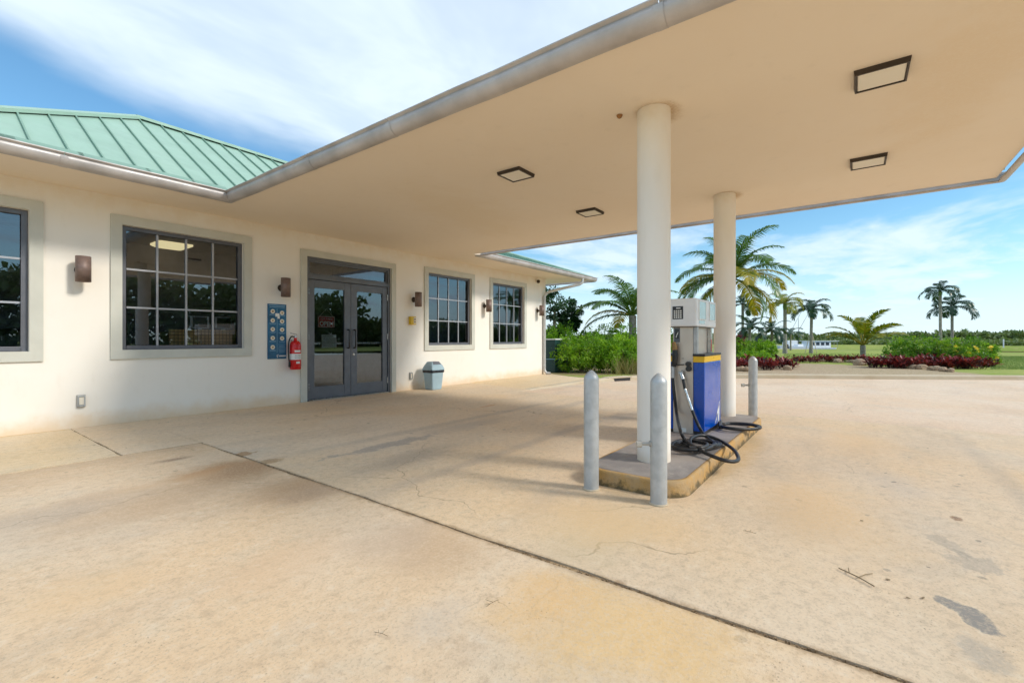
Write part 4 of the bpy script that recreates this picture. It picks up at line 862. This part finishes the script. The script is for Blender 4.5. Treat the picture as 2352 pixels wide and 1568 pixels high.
# ------------------------------------------------------------------ plants
RN = random.Random(21)
def rv(): return Vector((RN.gauss(0, 1), RN.gauss(0, 1), RN.gauss(0, 1))).normalized()
def leaf_quad(m, p, d, n, ln, w):
    d = d.normalized(); s = d.cross(n); s = s.normalized() if s.length > 1e-4 else Vector((1, 0, 0)); up = s.cross(d)
    m.face([p, p+d*ln*.5+s*w*.5+up*ln*.06, p+d*ln-up*ln*.05, p+d*ln*.5-s*w*.5+up*ln*.06])
def foliage(name, lobes, n, size, mat, parent, clumps=70, shell=.75, spread=.16, asp=.55, low=None, drop=0.):
    m = MB(); vals = []; per = max(1, n//(clumps*len(lobes)))
    for c, r in lobes:
        c = Vector(c); r = Vector(r)
        for k in range(clumps):
            u = rv()
            if low is not None and u.z < low: u.z = abs(u.z)*.6; u.normalize()
            q = shell+(1-shell)*RN.random()**.5 if RN.random() < .82 else RN.random()*shell
            q *= RN.uniform(.9, 1.1)
            cc = c+Vector((u.x*r.x, u.y*r.y, u.z*r.z))*q; base = RN.uniform(.15, .8); sp = spread*RN.uniform(.6, 1.3)*max(r)
            for j in range(per):
                v = rv(); p = cc+v*sp*RN.random()**.5; d = (u*.7+v*.8+rv()*.5+Vector((0, 0, -drop))); nn = (u+rv()*.7+Vector((0, 0, .5)))
                leaf_quad(m, p, d, nn, size*RN.uniform(.6, 1.25), size*asp*RN.uniform(.8, 1.2)); vals.append(max(0, min(1, base+RN.gauss(0, .17))))
    me = m.mesh(name, M[mat]); set_rnd(me, vals); return link(name, me, parent)
def stems(parent, n, h, spread, r=.012, name='stems', mat='stem'):
    m = MB()
    for k in range(n):
        a = RN.random()*6.28; s = RN.uniform(.3, 1)*spread
        m.tube(cr([(RN.uniform(-.1, .1), RN.uniform(-.1, .1), -.03), (math.cos(a)*s*.35+RN.uniform(-.04, .04), math.sin(a)*s*.35, h*.4), (math.cos(a)*s*.75, math.sin(a)*s*.75, h*.75), (math.cos(a)*s, math.sin(a)*s, h)], 3), [r*1.2]*4+[r]*3+[r*.6]*3, 6)
    return m.build(name, M[mat], parent)
def frond_mesh(name, elev, length, droop, mat, seed, nst=56, lw=.017, ll=.25, stem=.16, hang=.5, curl=0., yellow=0.):
    R_ = random.Random(seed); m = MB(); vals = []; pts = []; p = Vector((0, 0, 0)); e = math.radians(elev); ds = length/24; side = 0.
    for i in range(25):
        pts.append(p.copy()); t = i/24; ee = e-math.radians(droop)*t**1.5; side += curl*.01
        p = p+Vector((math.cos(ee)*math.cos(side), math.cos(ee)*math.sin(side), math.sin(ee)))*ds
    m.tube(pts, [length*.012*(1-.85*i/24)+.002 for i in range(25)], 5); vals += [min(1, .75+.2*yellow)]*len(m.f)
    for k in range(nst):
        t = stem+(1-stem)*(k+.5)/nst; x = t*24; i = min(23, int(x)); q = pts[i].lerp(pts[i+1], x-i); tan = (pts[i+1]-pts[i]).normalized()
        sd = tan.cross(Vector((0, 0, 1))); sd = sd.normalized() if sd.length > .05 else Vector((0, 1, 0)); upv = sd.cross(tan).normalized()
        prof = math.sin(math.pi*min(1, (t-stem)/(1-stem)*.86+.14))**.6; Ln = ll*length*prof*R_.uniform(.85, 1.1)
        for s in (-1, 1):
            if R_.random() < .03: continue
            d = (sd*s*.95+tan*(.38+.55*t)+upv*.24+Vector((R_.gauss(0, .06), R_.gauss(0, .06), R_.gauss(0, .06)))).normalized(); w = lw*length*R_.uniform(.8, 1.1)
            a = q; b = q+d*Ln*.5-Vector((0, 0, Ln*.10*hang)); c_ = q+d*Ln*.86-Vector((0, 0, Ln*.5*hang)); wv = (tan-d*tan.dot(d)).normalized()*w*.5
            m.face([a-wv*.5, a+wv*.5, b+wv, b-wv]); m.face([b-wv, b+wv, c_+wv*.12, c_-wv*.12]); v = max(0, min(1, R_.gauss(.40+.35*yellow+.15*t, .17))); vals += [v, v]
    me = m.mesh(name, M[mat]); set_rnd(me, vals); return me
FM = {}
def fm(kind, elev, length):
    key = (kind, elev)
    if key not in FM:
        mat, droop, kw = {'coco': ('frond', 88, dict(hang=.75)), 'yel': ('frondyellow', 85, dict(hang=.75, yellow=.5)), 'young': ('frondyellow', 75, dict(hang=.35, yellow=-.3, lw=.030, ll=.27, nst=36, stem=.28)), 'manila': ('frondgrey', 120, dict(hang=.9, nst=34, lw=.032, ll=.29, stem=.1)), 'manyel': ('frondyellow', 115, dict(hang=.9, nst=34, lw=.03, ll=.28, stem=.1)), 'small': ('frondgrey', 95, dict(hang=.6, nst=30, lw=.036, ll=.27))}[kind]
        FM[key] = [frond_mesh('frond', elev, 1., droop, mat, 31*len(FM)+7*q, **kw) for q in range(2)]
    return RN.choice(FM[key])
def palm(label, loc, height, trunk_r, fronds, length, group, lean=(0, 0), shaft=0., kindname='palm_tree', mixk=None):
    t = thing(kindname, label, 'palm', loc, 0, group); lx, ly = lean
    P = [(lx*q*q, ly*q*q, height*q) for q in [k/12 for k in range(13)]]; P[0] = (0, 0, -.08)
    m = MB(); m.tube(cr(P, 2), [trunk_r*(1.22-.4*min(1, k/8)+.04*(k % 2)) for k in range(25)], 10); m.build('trunk', M['bark'], t)
    if shaft: MB().tube([(lx, ly, height-shaft*.1), (lx, ly, height+shaft*.5), (lx, ly, height+shaft)], [trunk_r*.9, trunk_r*1.05, trunk_r*.4], 10).build('crownshaft', M['barkg'], t)
    zc = height+shaft*.8
    for kind, elev, azs in fronds:
        for az in azs:
            o = link('frond', fm(kind, elev, 1), t); o.location = (lx+RN.uniform(-.03, .03), ly+RN.uniform(-.03, .03), zc+RN.uniform(-.04, .04)); s = length*RN.uniform(.88, 1.1); o.scale = (s, s, s); o.rotation_euler = (RN.gauss(0, .10), RN.gauss(0, .05), math.radians(az+RN.uniform(-9, 9)))
    return t
def ring(n, a0=0): return [a0+360*k/n for k in range(n)]
RA = -53.3                                                # azimuth of 'to the right' seen from the forecourt
gz_ = .06
q = at(1676, 22, gz_); palm('tall coconut palm with yellowing lower fronds behind the far column', q, 3.95, .16, [('coco', 78, ring(3, 20)), ('coco', 58, ring(5, 50)), ('coco', 38, ring(5, 10)), ('yel', 22, [RA+8, RA-35, RA+172, 60, 200]), ('coco', 8, [RA+182, RA+150, RA-60, 90]), ('yel', -15, [RA-8, RA+40, RA+200]), ('coco', -28, [RA+160, RA-30])], 3.0, 'palms in the garden', (.25, -.1))
q = at(1453, 18, gz_); palm('low coconut palm rising behind the clipped hedge', q, 1.95, .17, [('coco', 78, ring(3, 40)), ('coco', 58, ring(5, 0)), ('coco', 38, [RA+180, RA+150, RA+205, RA, RA+30, RA-40]), ('yel', 22, [RA+176, RA+10, 40]), ('coco', 8, [RA+170, RA-15])], 2.35, 'palms in the garden')
q = at(1706, 30, gz_); palm('small dark palm half hidden by the far column', q, 3.3, .10, [('small', 60, ring(4, 10)), ('small', 30, ring(6, 40)), ('small', 0, ring(5, 70))], 1.5, 'palms in the garden')
q = at(1722, 27, gz_); palm('short dark palm above the green shrubs, nearer the column', q, 1.75, .09, [('small', 60, ring(4, 30)), ('small', 30, ring(6, 0)), ('small', 0, ring(5, 20))], 1.25, 'palms in the garden')
q = at(1773, 27.5, gz_); palm('short dark palm above the green shrubs, nearer the slim palm', q, 1.55, .09, [('small', 60, ring(4, 0)), ('small', 30, ring(6, 25)), ('small', 0, ring(5, 60))], 1.25, 'palms in the garden')
q = at(1816, 42, gz_); palm('little palm behind the slim pale trunk', q, 1.5, .08, [('small', 60, ring(3)), ('small', 30, ring(5, 25)), ('small', 0, ring(4, 60))], 1.3, 'palms in the garden')
q = at(1803, 32.5, gz_); palm('slim palm with pale trunk and yellow green drooping crown', q, 3.15, .135, [('manyel', 70, ring(3, 15)), ('manyel', 45, ring(5, 30)), ('manyel', 15, ring(5, 0))], 1.55, 'slim ringed-trunk palms', (.02, 0), .45)
q = at(1863, 33, gz_); palm('slim palm with dark crown standing on stakes in the lawn', q, 2.75, .115, [('manila', 70, ring(3, 15)), ('manila', 45, ring(5, 30)), ('manila', 15, ring(6, 0))], 1.6, 'slim ringed-trunk palms', (.02, -.03), .45)
ck = MB()
for a in (0, 120, 240):
    ck.tube([(.42*math.cos(math.radians(a)), .42*math.sin(math.radians(a)), -.05), (.10*math.cos(math.radians(a)), .10*math.sin(math.radians(a)), 1.35)], .022, 6)
s = link('palm_stakes', ck.mesh('palm_stakes', M['kerb'])); s.location = q; tag(s, 'pale wooden stakes propping the slim dark palm', 'stakes')
q = at(2160, 39, gz_); palm('taller of two slender palms beyond the flowering bushes', q, 4.75, .125, [('manila', 70, ring(2, 15)), ('manila', 45, ring(4, 30)), ('manila', 15, ring(5, 0))], 1.75, 'slender twin palms', (.10, 0), .4)
q = at(2187, 41, gz_); palm('shorter of two slender palms beyond the flowering bushes', q, 3.55, .125, [('manila', 70, ring(2, 15)), ('manila', 45, ring(4, 30)), ('manila', 15, ring(6, 0))], 2.15, 'slender twin palms', (.06, 0), .4)
q = at(1982, 22, gz_); palm('young yellow green palm with stubby trunk at the bed edge', q, .72, .14, [('young', 82, ring(3, 0)), ('young', 62, ring(5, 20)), ('young', 42, [RA+8, RA+172, RA-25, RA+150, 70, 200, 130])], 2.0, 'palms in the garden', (.05, 0))
# hedge, bushes, trees
HB = 'green bushes round the shop corner'
def bush(name, label, px, depth, w, d, h, n, size, mat='leafgreen', group=HB, lobes=None, z=.02, clumps=70, cat='bush'):
    p = at(px, depth, z); t = thing(name, label, cat, p, math.radians(RA), group)
    lb = lobes or [((0, 0, h*.56), (w/2, d/2, h*.46)), ((-w*.22, -.1*d, h*.45), (w*.3, d*.4, h*.38)), ((w*.24, .05*d, h*.48), (w*.28, d*.42, h*.40))]
    foliage('foliage', lb, n, size, mat, t, clumps); stems(t, 14, h*.6, w*.3); return t
bush('clipped_bush', 'rounded bright green bush at the corner of the shop', 1335, 15.0, 1.9, 1.5, 1.22, 9000, .075)
bush('clipped_bush', 'rounded bright green bush in front of the low coconut palm', 1412, 14.9, 1.5, 1.4, 1.20, 8000, .075)
bush('clipped_bush', 'small bright green bush hiding the green cabinet', 1282, 16.0, 1.1, 1.2, 1.05, 4500, .075)
for px, dp_, w_, h_, lab in ((1290, 18.6, 1.7, 1.62, 'tall pale green bush in the hedge nearest the shop wall'), (1385, 18.8, 2.0, 1.66, 'tall pale green bush in the middle of the back hedge'), (1455, 17.2, 1.7, 1.58, 'tall pale green bush at the foot of the low palm'), (1530, 17.6, 1.9, 1.45, 'tall pale green bush behind the first column')):
    bush('hedge_bush', lab, px, dp_, w_, 1.3, h_, 6500, .08, 'leafgreen', 'bushes of the back hedge')
p = at(1447, 14.4, .02); t = thing('dry_grass_clump', 'clump of dry straw grass beside the green bush', 'grass', p, 0); m = MB(); vals = []
for k in range(520):
    b = Vector((RN.gauss(0, .32), RN.gauss(0, .28), 0)); d = Vector((RN.gauss(0, .35), RN.gauss(0, .35), 1)).normalized(); l = RN.uniform(.25, .75); s = Vector((RN.uniform(-1, 1), RN.uniform(-1, 1), 0)).normalized()*.008
    q1 = b+d*l*.6; q2 = b+d*l+Vector((d.x, d.y, -.2))*l*.3; m.face([b-s, b+s, q1+s*.8, q1-s*.8]); m.face([q1-s*.8, q1+s*.8, q2]); v = RN.random(); vals += [v, v]
me = m.mesh('blades', M['drygrass']); set_rnd(me, vals); link('blades', me, t)
p = at(1272, 19.5, 0); t = thing('leafy_tree', 'dark leafy tree rising behind the shop corner', 'tree', p); MB().tube(cr([(0, 0, -.1), (.05, .02, .8), (0, -.03, 1.6), (.1, 0, 2.4)], 4), [.11-.005*k for k in range(13)], 8).build('trunk', M['stem'], t)
foliage('crown', [((0, 0, 2.45), (.95, .95, .85)), ((.5, -.5, 2.2), (.55, .55, .55)), ((-.4, .3, 2.9), (.5, .5, .45)), ((.45, -.55, 1.7), (.45, .45, .35)), ((.15, -.2, 1.4), (.6, .6, .4))], 7000, .13, 'leafdark', t, 34, .55, .20, .5, None, .4)
p = at(1240, 15.4, 0); t = thing('utility_cabinet', 'dark green utility cabinet with pale lid behind the shop corner', 'cabinet', (p.x, p.y, .02), .0)
t.location = (12.75, 8.05, .015); MB().box((-.1, -.35, 0), (.75, .5, 1.05)).build('case', M['leaf_case'] if 'leaf_case' in M else plain('cabinet green', (.012, .05, .05), .4), t, .01); MB().box((-.13, -.38, 1.051), (.78, .53, 1.09)).build('lid', M['white'], t, .008); MB().box((-.105, -.352, .42), (.755, .502, .44)).build('seam', M['posterline'], t)
GB = 'green shrubs under the small palms'
bush('garden_shrub', 'dark green shrub under the small palms by the column', 1700, 22.5, 1.1, 1.1, 1.05, 3000, .10, 'leafbush', GB)
bush('garden_shrub', 'yellow green spreading shrub under the small palms', 1748, 23.5, 1.5, 1.2, 1.0, 3500, .11, 'leafgreen', GB)
bush('garden_shrub', 'low pale shrub between the red plants and small palms', 1728, 20.5, 1.5, .9, .55, 2500, .09, 'leafgreen', GB)
bush('garden_shrub', 'reddish shrub under the small dark palm by the column', 1695, 24, .9, .9, 1.25, 1800, .12, 'leafred', GB)
FB = 'green bushes above the red bed'
def flowers(t, spots, r=.055):
    for (x, y, z) in spots:
        m = MB()
        for k in range(7):
            a = 6.283*k/7; d = Vector((math.cos(a), math.sin(a)*.9, .25)); leaf_quad(m, Vector((0, 0, 0)), d, Vector((0, -.6, .8)), r, r*.9)
        o = m.build('blossom', M['flower'], t); o.location = (x, y, z); o.rotation_euler = (.8+RN.uniform(-.3, .3), 0, RN.uniform(-.5, .5))
p = bush('flowering_bush', 'dense green bush above the red plants, without flowers', 2105, 19.2, 2.5, 1.6, 1.12, 8500, .085, 'leafbush', FB); 
p = bush('flowering_bush', 'green bush dotted with yellow flowers above the red plants', 2212, 18.6, 2.1, 1.5, 1.05, 7500, .085, 'leafbush', FB)
for k in range(18):
    x = RN.uniform(-.85, .85); flowers(p, [(x, -.70*math.sqrt(1-(x/1.05)**2)+RN.uniform(0, .1), RN.uniform(.35, .80))], .075)
p = bush('flowering_bush', 'low trailing end of the yellow flowered planting', 2258, 17.6, .9, .9, .55, 2200, .085, 'leafbush', FB); flowers(p, [(RN.uniform(-.22, .22), -.36, RN.uniform(.2, .40)) for k in range(4)], .07)
# red-leaved plants: a few rosettes, copied
def rosette(seed, n=46):
    R_ = random.Random(seed); m = MB(); vals = []
    for s in range(5):
        sx_, sy_ = R_.gauss(0, .10), R_.gauss(0, .10); hh = R_.uniform(.10, .30)
        m.tube([(sx_*.5, sy_*.5, -.04), (sx_, sy_, hh)], .008, 5); vals += [.1]*7
        for k in range(n//5):
            a = R_.random()*6.28; e = R_.uniform(.2, 1.25); d = Vector((math.cos(a)*math.cos(e), math.sin(a)*math.cos(e), math.sin(e))); p = Vector((sx_, sy_, hh*R_.uniform(.4, 1))); ln = R_.uniform(.13, .25); w = ln*.30
            s_ = d.cross(Vector((0, 0, 1))).normalized(); b = p+d*ln*.55; c_ = p+d*ln-Vector((0, 0, ln*.18)); m.face([p, b+s_*w*.5, c_, b-s_*w*.5]); vals.append(max(0, min(1, R_.gauss(.45, .25)+.3*(hh-.2))))
    me = m.mesh('leaves', M['leafred']); vals = vals[:len(me.polygons)]+[.4]*(len(me.polygons)-len(vals)); set_rnd(me, vals); return me
ROS = [rosette(100+k) for k in range(5)]
def red(px, depth, s, label, group):
    p = at(px, depth, .02); t = thing('red_leaved_plant', label, 'plant', p, RN.random()*6.28, group); o = link('leaves', RN.choice(ROS), t); o.scale = (s, s, s*RN.uniform(.85, 1.15))
for k in range(24): red(RN.uniform(1688, 1822), RN.uniform(15.6, 17.6), RN.uniform(1.0, 1.3), 'red leaved plant in the clump by the far column and kerb', 'red plants by the far column')
for k in range(26): red(1828+k*6.1+RN.uniform(-2, 2), RN.uniform(20.2, 21.6), RN.uniform(.7, 1.1), 'small red leaved plant in the row along the lawn edge', 'red plants along the lawn edge')
for k in range(70):
    u = RN.random(); red(1990+285*u, RN.uniform(16.6, 18.6)-.9*u, RN.uniform(1.0, 1.35), ('dark red leaved plant in front of the flowerless green bush' if u < .5 else 'dark red leaved plant in front of the yellow flowered bush'), 'red plants below the bushes')
def rock_mesh(seed):
    R_ = random.Random(seed); bm = bmesh.new(); bmesh.ops.create_icosphere(bm, subdivisions=2, radius=1); dirs = [Vector((R_.gauss(0, 1), R_.gauss(0, 1), R_.gauss(0, 1))).normalized() for _ in range(7)]; ofs = [R_.uniform(.6, .95) for _ in dirs]
    for v in bm.verts:
        for d, o in zip(dirs, ofs):
            e = v.co.dot(d)-o
            if e > 0: v.co -= d*e
        v.co *= R_.uniform(.97, 1.03)
    me = bpy.data.meshes.new('rock'); bm.to_mesh(me); bm.free(); me.materials.append(M['rock']); return me
RM = [rock_mesh(k) for k in range(5)]
def rock(px, y, w, label, group):
    dpt = 1.08*F/(y-HY); o = link('garden_rock', RN.choice(RM)); o.location = at(px, dpt, .02+w*.18); o.scale = (w*.5, w*.42, w*.36); o.rotation_euler = (RN.uniform(-.2, .2), RN.uniform(-.2, .2), RN.random()*6); tag(o, label, 'rock', group)
for px, y, w in ((2052, 845, .30), (2072, 846, .32), (2098, 848, .34), (2118, 849, .42), (2140, 851, .28), (2152, 852, .34), (2166, 854, .32), (2184, 855, .28)): rock(px, y, w, 'tan rock edging the red bed below the flowering bushes', 'rocks along the red bed')
for k in range(16): rock(1826+k*10+RN.uniform(-3, 3), 829+k*.45+RN.uniform(-1, 1), RN.uniform(.22, .42), 'pale rock in the row along the lawn edge', 'rocks along the lawn edge')
for px, y, w in ((1975, 840, .55), (1700, 852, .35), (1716, 853, .3), (1808, 850, .32)): rock(px, y, w, 'pale rock lying at the edge of the gravel bed', 'rocks at the gravel bed')
# grass: short blades where the lawn meets the kerb
m = MB(); vals = []
for k in range(26000):
    px = RN.uniform(2170, 2420) if k % 4 else RN.uniform(1800, 2420); dpt = RN.uniform(15.8, 27) if px > 2275 else RN.uniform(21.4, 31)
    if 2170 < px < 2275 and dpt < 20: dpt = RN.uniform(15.6, 16.3)
    b = at(px, dpt, .02+.05*max(0, min(1, (dpt-15)/14))); h = RN.uniform(.03, .085); s = Vector((D1[0], -D1[1], 0))*.010; m.face([b-s, b+s, b+Vector((RN.gauss(0, .02), RN.gauss(0, .02), h))]); vals.append(RN.random())
me = m.mesh('lawn_grass', M['grass']); set_rnd(me, vals); o = stuff(link('lawn_grass', me)); tag(o, 'short green lawn grass beyond the kerb', 'grass')
# far mangrove belt
def belt(name, label, pts_fn, n, size, mat):
    m = MB(); vals = []
    for k in range(n):
        p, v = pts_fn(); leaf_quad(m, p, rv(), rv(), size*RN.uniform(.6, 1.4), size*.7); vals.append(v)
    me = m.mesh(name, M[mat]); set_rnd(me, vals); o = stuff(link(name, me)); return tag(o, label, 'trees')
HS = [RN.uniform(.75, 1.3) for _ in range(140)]
def mang():
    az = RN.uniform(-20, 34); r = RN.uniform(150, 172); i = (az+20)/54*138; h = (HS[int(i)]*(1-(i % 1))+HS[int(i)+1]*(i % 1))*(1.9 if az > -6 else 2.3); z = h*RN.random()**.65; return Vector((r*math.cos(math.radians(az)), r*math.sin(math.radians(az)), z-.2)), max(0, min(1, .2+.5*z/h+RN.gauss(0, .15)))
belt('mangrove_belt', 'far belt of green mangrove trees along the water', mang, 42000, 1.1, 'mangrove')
def bank():
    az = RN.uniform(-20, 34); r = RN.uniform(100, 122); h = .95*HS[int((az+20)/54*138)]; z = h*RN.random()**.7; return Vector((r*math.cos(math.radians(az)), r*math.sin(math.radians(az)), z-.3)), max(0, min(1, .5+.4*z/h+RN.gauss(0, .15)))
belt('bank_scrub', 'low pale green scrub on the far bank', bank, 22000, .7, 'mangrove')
# woodland on the other side of the forecourt, seen mirrored in the shop glass
HW = [RN.uniform(.7, 1.3) for _ in range(60)]
def wood():
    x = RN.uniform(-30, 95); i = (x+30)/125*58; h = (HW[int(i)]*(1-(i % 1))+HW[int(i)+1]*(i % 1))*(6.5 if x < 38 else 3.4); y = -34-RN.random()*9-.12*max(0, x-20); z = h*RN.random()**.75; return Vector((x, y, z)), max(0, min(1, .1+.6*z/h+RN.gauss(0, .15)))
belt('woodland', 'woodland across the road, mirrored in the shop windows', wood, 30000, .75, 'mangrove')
for x, y, h_, lab in ((47, -20, 5.8, 'coconut palm across the road, mirrored in the last window'), (55, -21, 5.0, 'coconut palm across the road, farther along, mirrored in the last window')):
    palm(lab, (x, y, 0), h_, .16, [('coco', 58, ring(5, 50)), ('coco', 38, ring(6, 10)), ('coco', 8, ring(6, 30)), ('coco', -28, ring(3))], 3.0, 'palms across the road', (.5, 0))
# ------------------------------------------------------------------ boats on the canal
p = at(1880, 62, WATER); rb = math.radians(RA)+.15
t = thing('cabin_boat', 'white cabin boat with long roof moored beyond the lawn', 'boat', p, rb)
def hull(m, ln, w, h): return loft(m, [([(-ln*.46, -w*.35), (ln*.3, -w*.35), (ln*.42, 0), (ln*.3, w*.35), (-ln*.46, w*.35)], -.2, 0, 0), ([(-ln*.5, -w*.5), (ln*.32, -w*.5), (ln*.5, 0), (ln*.32, w*.5), (-ln*.5, w*.5)], h, 0, 0)])
hull(MB(), 5.6, 1.9, .75).build('hull', M['hull'], t); MB().box((-1.9, -.75, .75), (1.2, .75, 1.62)).build('cabin', M['hull'], t, .03)
for k in range(4): MB().box((-1.75+k*.72, -.765, 1.10), (-1.75+k*.72+.5, -.752, 1.48)).build('window', M['darkglass'], t)
MB().box((-2.2, -.9, 1.63), (2.3, .9, 1.69)).build('roof', M['hull'], t, .01)
for x in (1.7, 2.2): MB().tube([(x, -.7, .75), (x, -.7, 1.63)], .02, 6).build('roof_post', M['chrome'], t)
p = at(1836, 60, WATER); t = thing('open_boat', 'low white open boat moored beside the cabin boat', 'boat', p, rb); hull(MB(), 3.4, 1.4, .95).build('hull', M['hull'], t); MB().box((-.5, -.35, .9), (.3, .35, 1.25)).build('console', M['hull'], t, .02); MB().box((-1.9, -.15, .5), (-1.68, .15, 1.25)).build('outboard_motor', M['blackplastic'], t)
p = at(1815, 72, WATER); t = thing('fishing_boat', 'fishing boat with two long slanting poles behind the slim palms', 'boat', p, rb); hull(MB(), 5., 1.8, .9).build('hull', M['hull'], t); MB().box((-.9, -.6, .9), (.8, .6, 1.7)).build('cabin', M['hull'], t, .03)
for a, b in ((-1.2, 2.0), (.0, 3.4)): MB().tube([(a, 0, .9), (b, 0, 6.3)], [.04, .02], 6).build('outrigger', M['frame'], t)
MB().tube([(1.6, .2, .9), (1.6, .2, 5.2)], [.05, .025], 6).build('mast', M['frame'], t)
q = at(2305, 60, .06); t = thing('marker_post', 'small white post standing on the far lawn', 'post', q); MB().lathe([(.06, -.1), (.06, .95), (.03, 1.0)], 10).build('shaft', M['white'], t)
# ------------------------------------------------------------------ litter on the concrete
def twig(px, py, label, sc=1., rot=0.):
    p = onz(px, py, .005); t = link('dry_twig', None); t.location = p; t.rotation_euler = (0, 0, rot); tag(t, label, 'twig', 'twigs on the concrete'); m = MB(); q = .0022*sc
    m.tube(cr([(-.06*sc, -.03*sc, .004), (-.01*sc, 0, .006), (.05*sc, .045*sc, .004)], 4), q, 5); m.build('stalk', M['stem'], t)
    m = MB(); m.tube([(-.01*sc, 0, .006), (.03*sc, -.035*sc, .004), (.045*sc, -.06*sc, .003)], q*.8, 5); m.tube([(.02*sc, .02*sc, .005), (.065*sc, .01*sc, .004)], q*.7, 5); m.build('side_shoot', M['stem'], t)
twig(1970, 1325, 'branched dry twig on the pump slab away from the island', 1.25, .3); twig(877, 1456, 'dry twig on the old slab near the long joint', .45, 1.2); twig(1130, 1385, 'thin pale twig on the old slab beside the long joint', .5, 2.4); twig(1722, 1222, 'tiny dark twig on the pump slab behind the bolted bollard', .5, .9)
t = thing('mud_nest', 'small brown mud nest stuck to the canopy soffit near a column', 'nest', onz(1423, 265, SZ-.001)); MB().lathe([(.0, -.03), (.016, -.022), (.024, -.008), (.026, 0)], 12).build('cells', M['brown'], t)
def leafbit(px, py, label):
    p = onz(px, py, .004); o = MB(); pts = [(.010*math.cos(6.283*k/7)*RN.uniform(.6, 1.2), .006*math.sin(6.283*k/7)*RN.uniform(.6, 1.2)) for k in range(7)]; o.prism(pts, 0, .002); b = o.build('dead_leaf', M['stem']); b.location = p; b.rotation_euler = (0, 0, RN.random()*6); tag(b, label, 'leaf', 'dead leaves on the concrete')
for px, py in ((2085, 1372), (2120, 1372), (2040, 1330), (1980, 1195), (365, 972), (478, 960), (545, 951), (183, 1010), (290, 1028)): leafbit(px, py, 'small dead leaf lying on the concrete')
# debris packed into the long joint
m = MB()
for k in range(900):
    y = RN.uniform(-1.5, 5.5); x = 1.94+RN.uniform(-.009, .009); w = RN.uniform(.0012, .0035); m.prism([(x-w, y-w*RN.uniform(.6, 2.5)), (x+w, y-w*.6), (x+w*.6, y+w*RN.uniform(.6, 2.5)), (x-w*.8, y+w)], -.016, RN.uniform(-.010, .001))
o = stuff(m.build('joint_debris', m_j)); tag(o, 'brown grit packed into the long slab joint', 'grit')
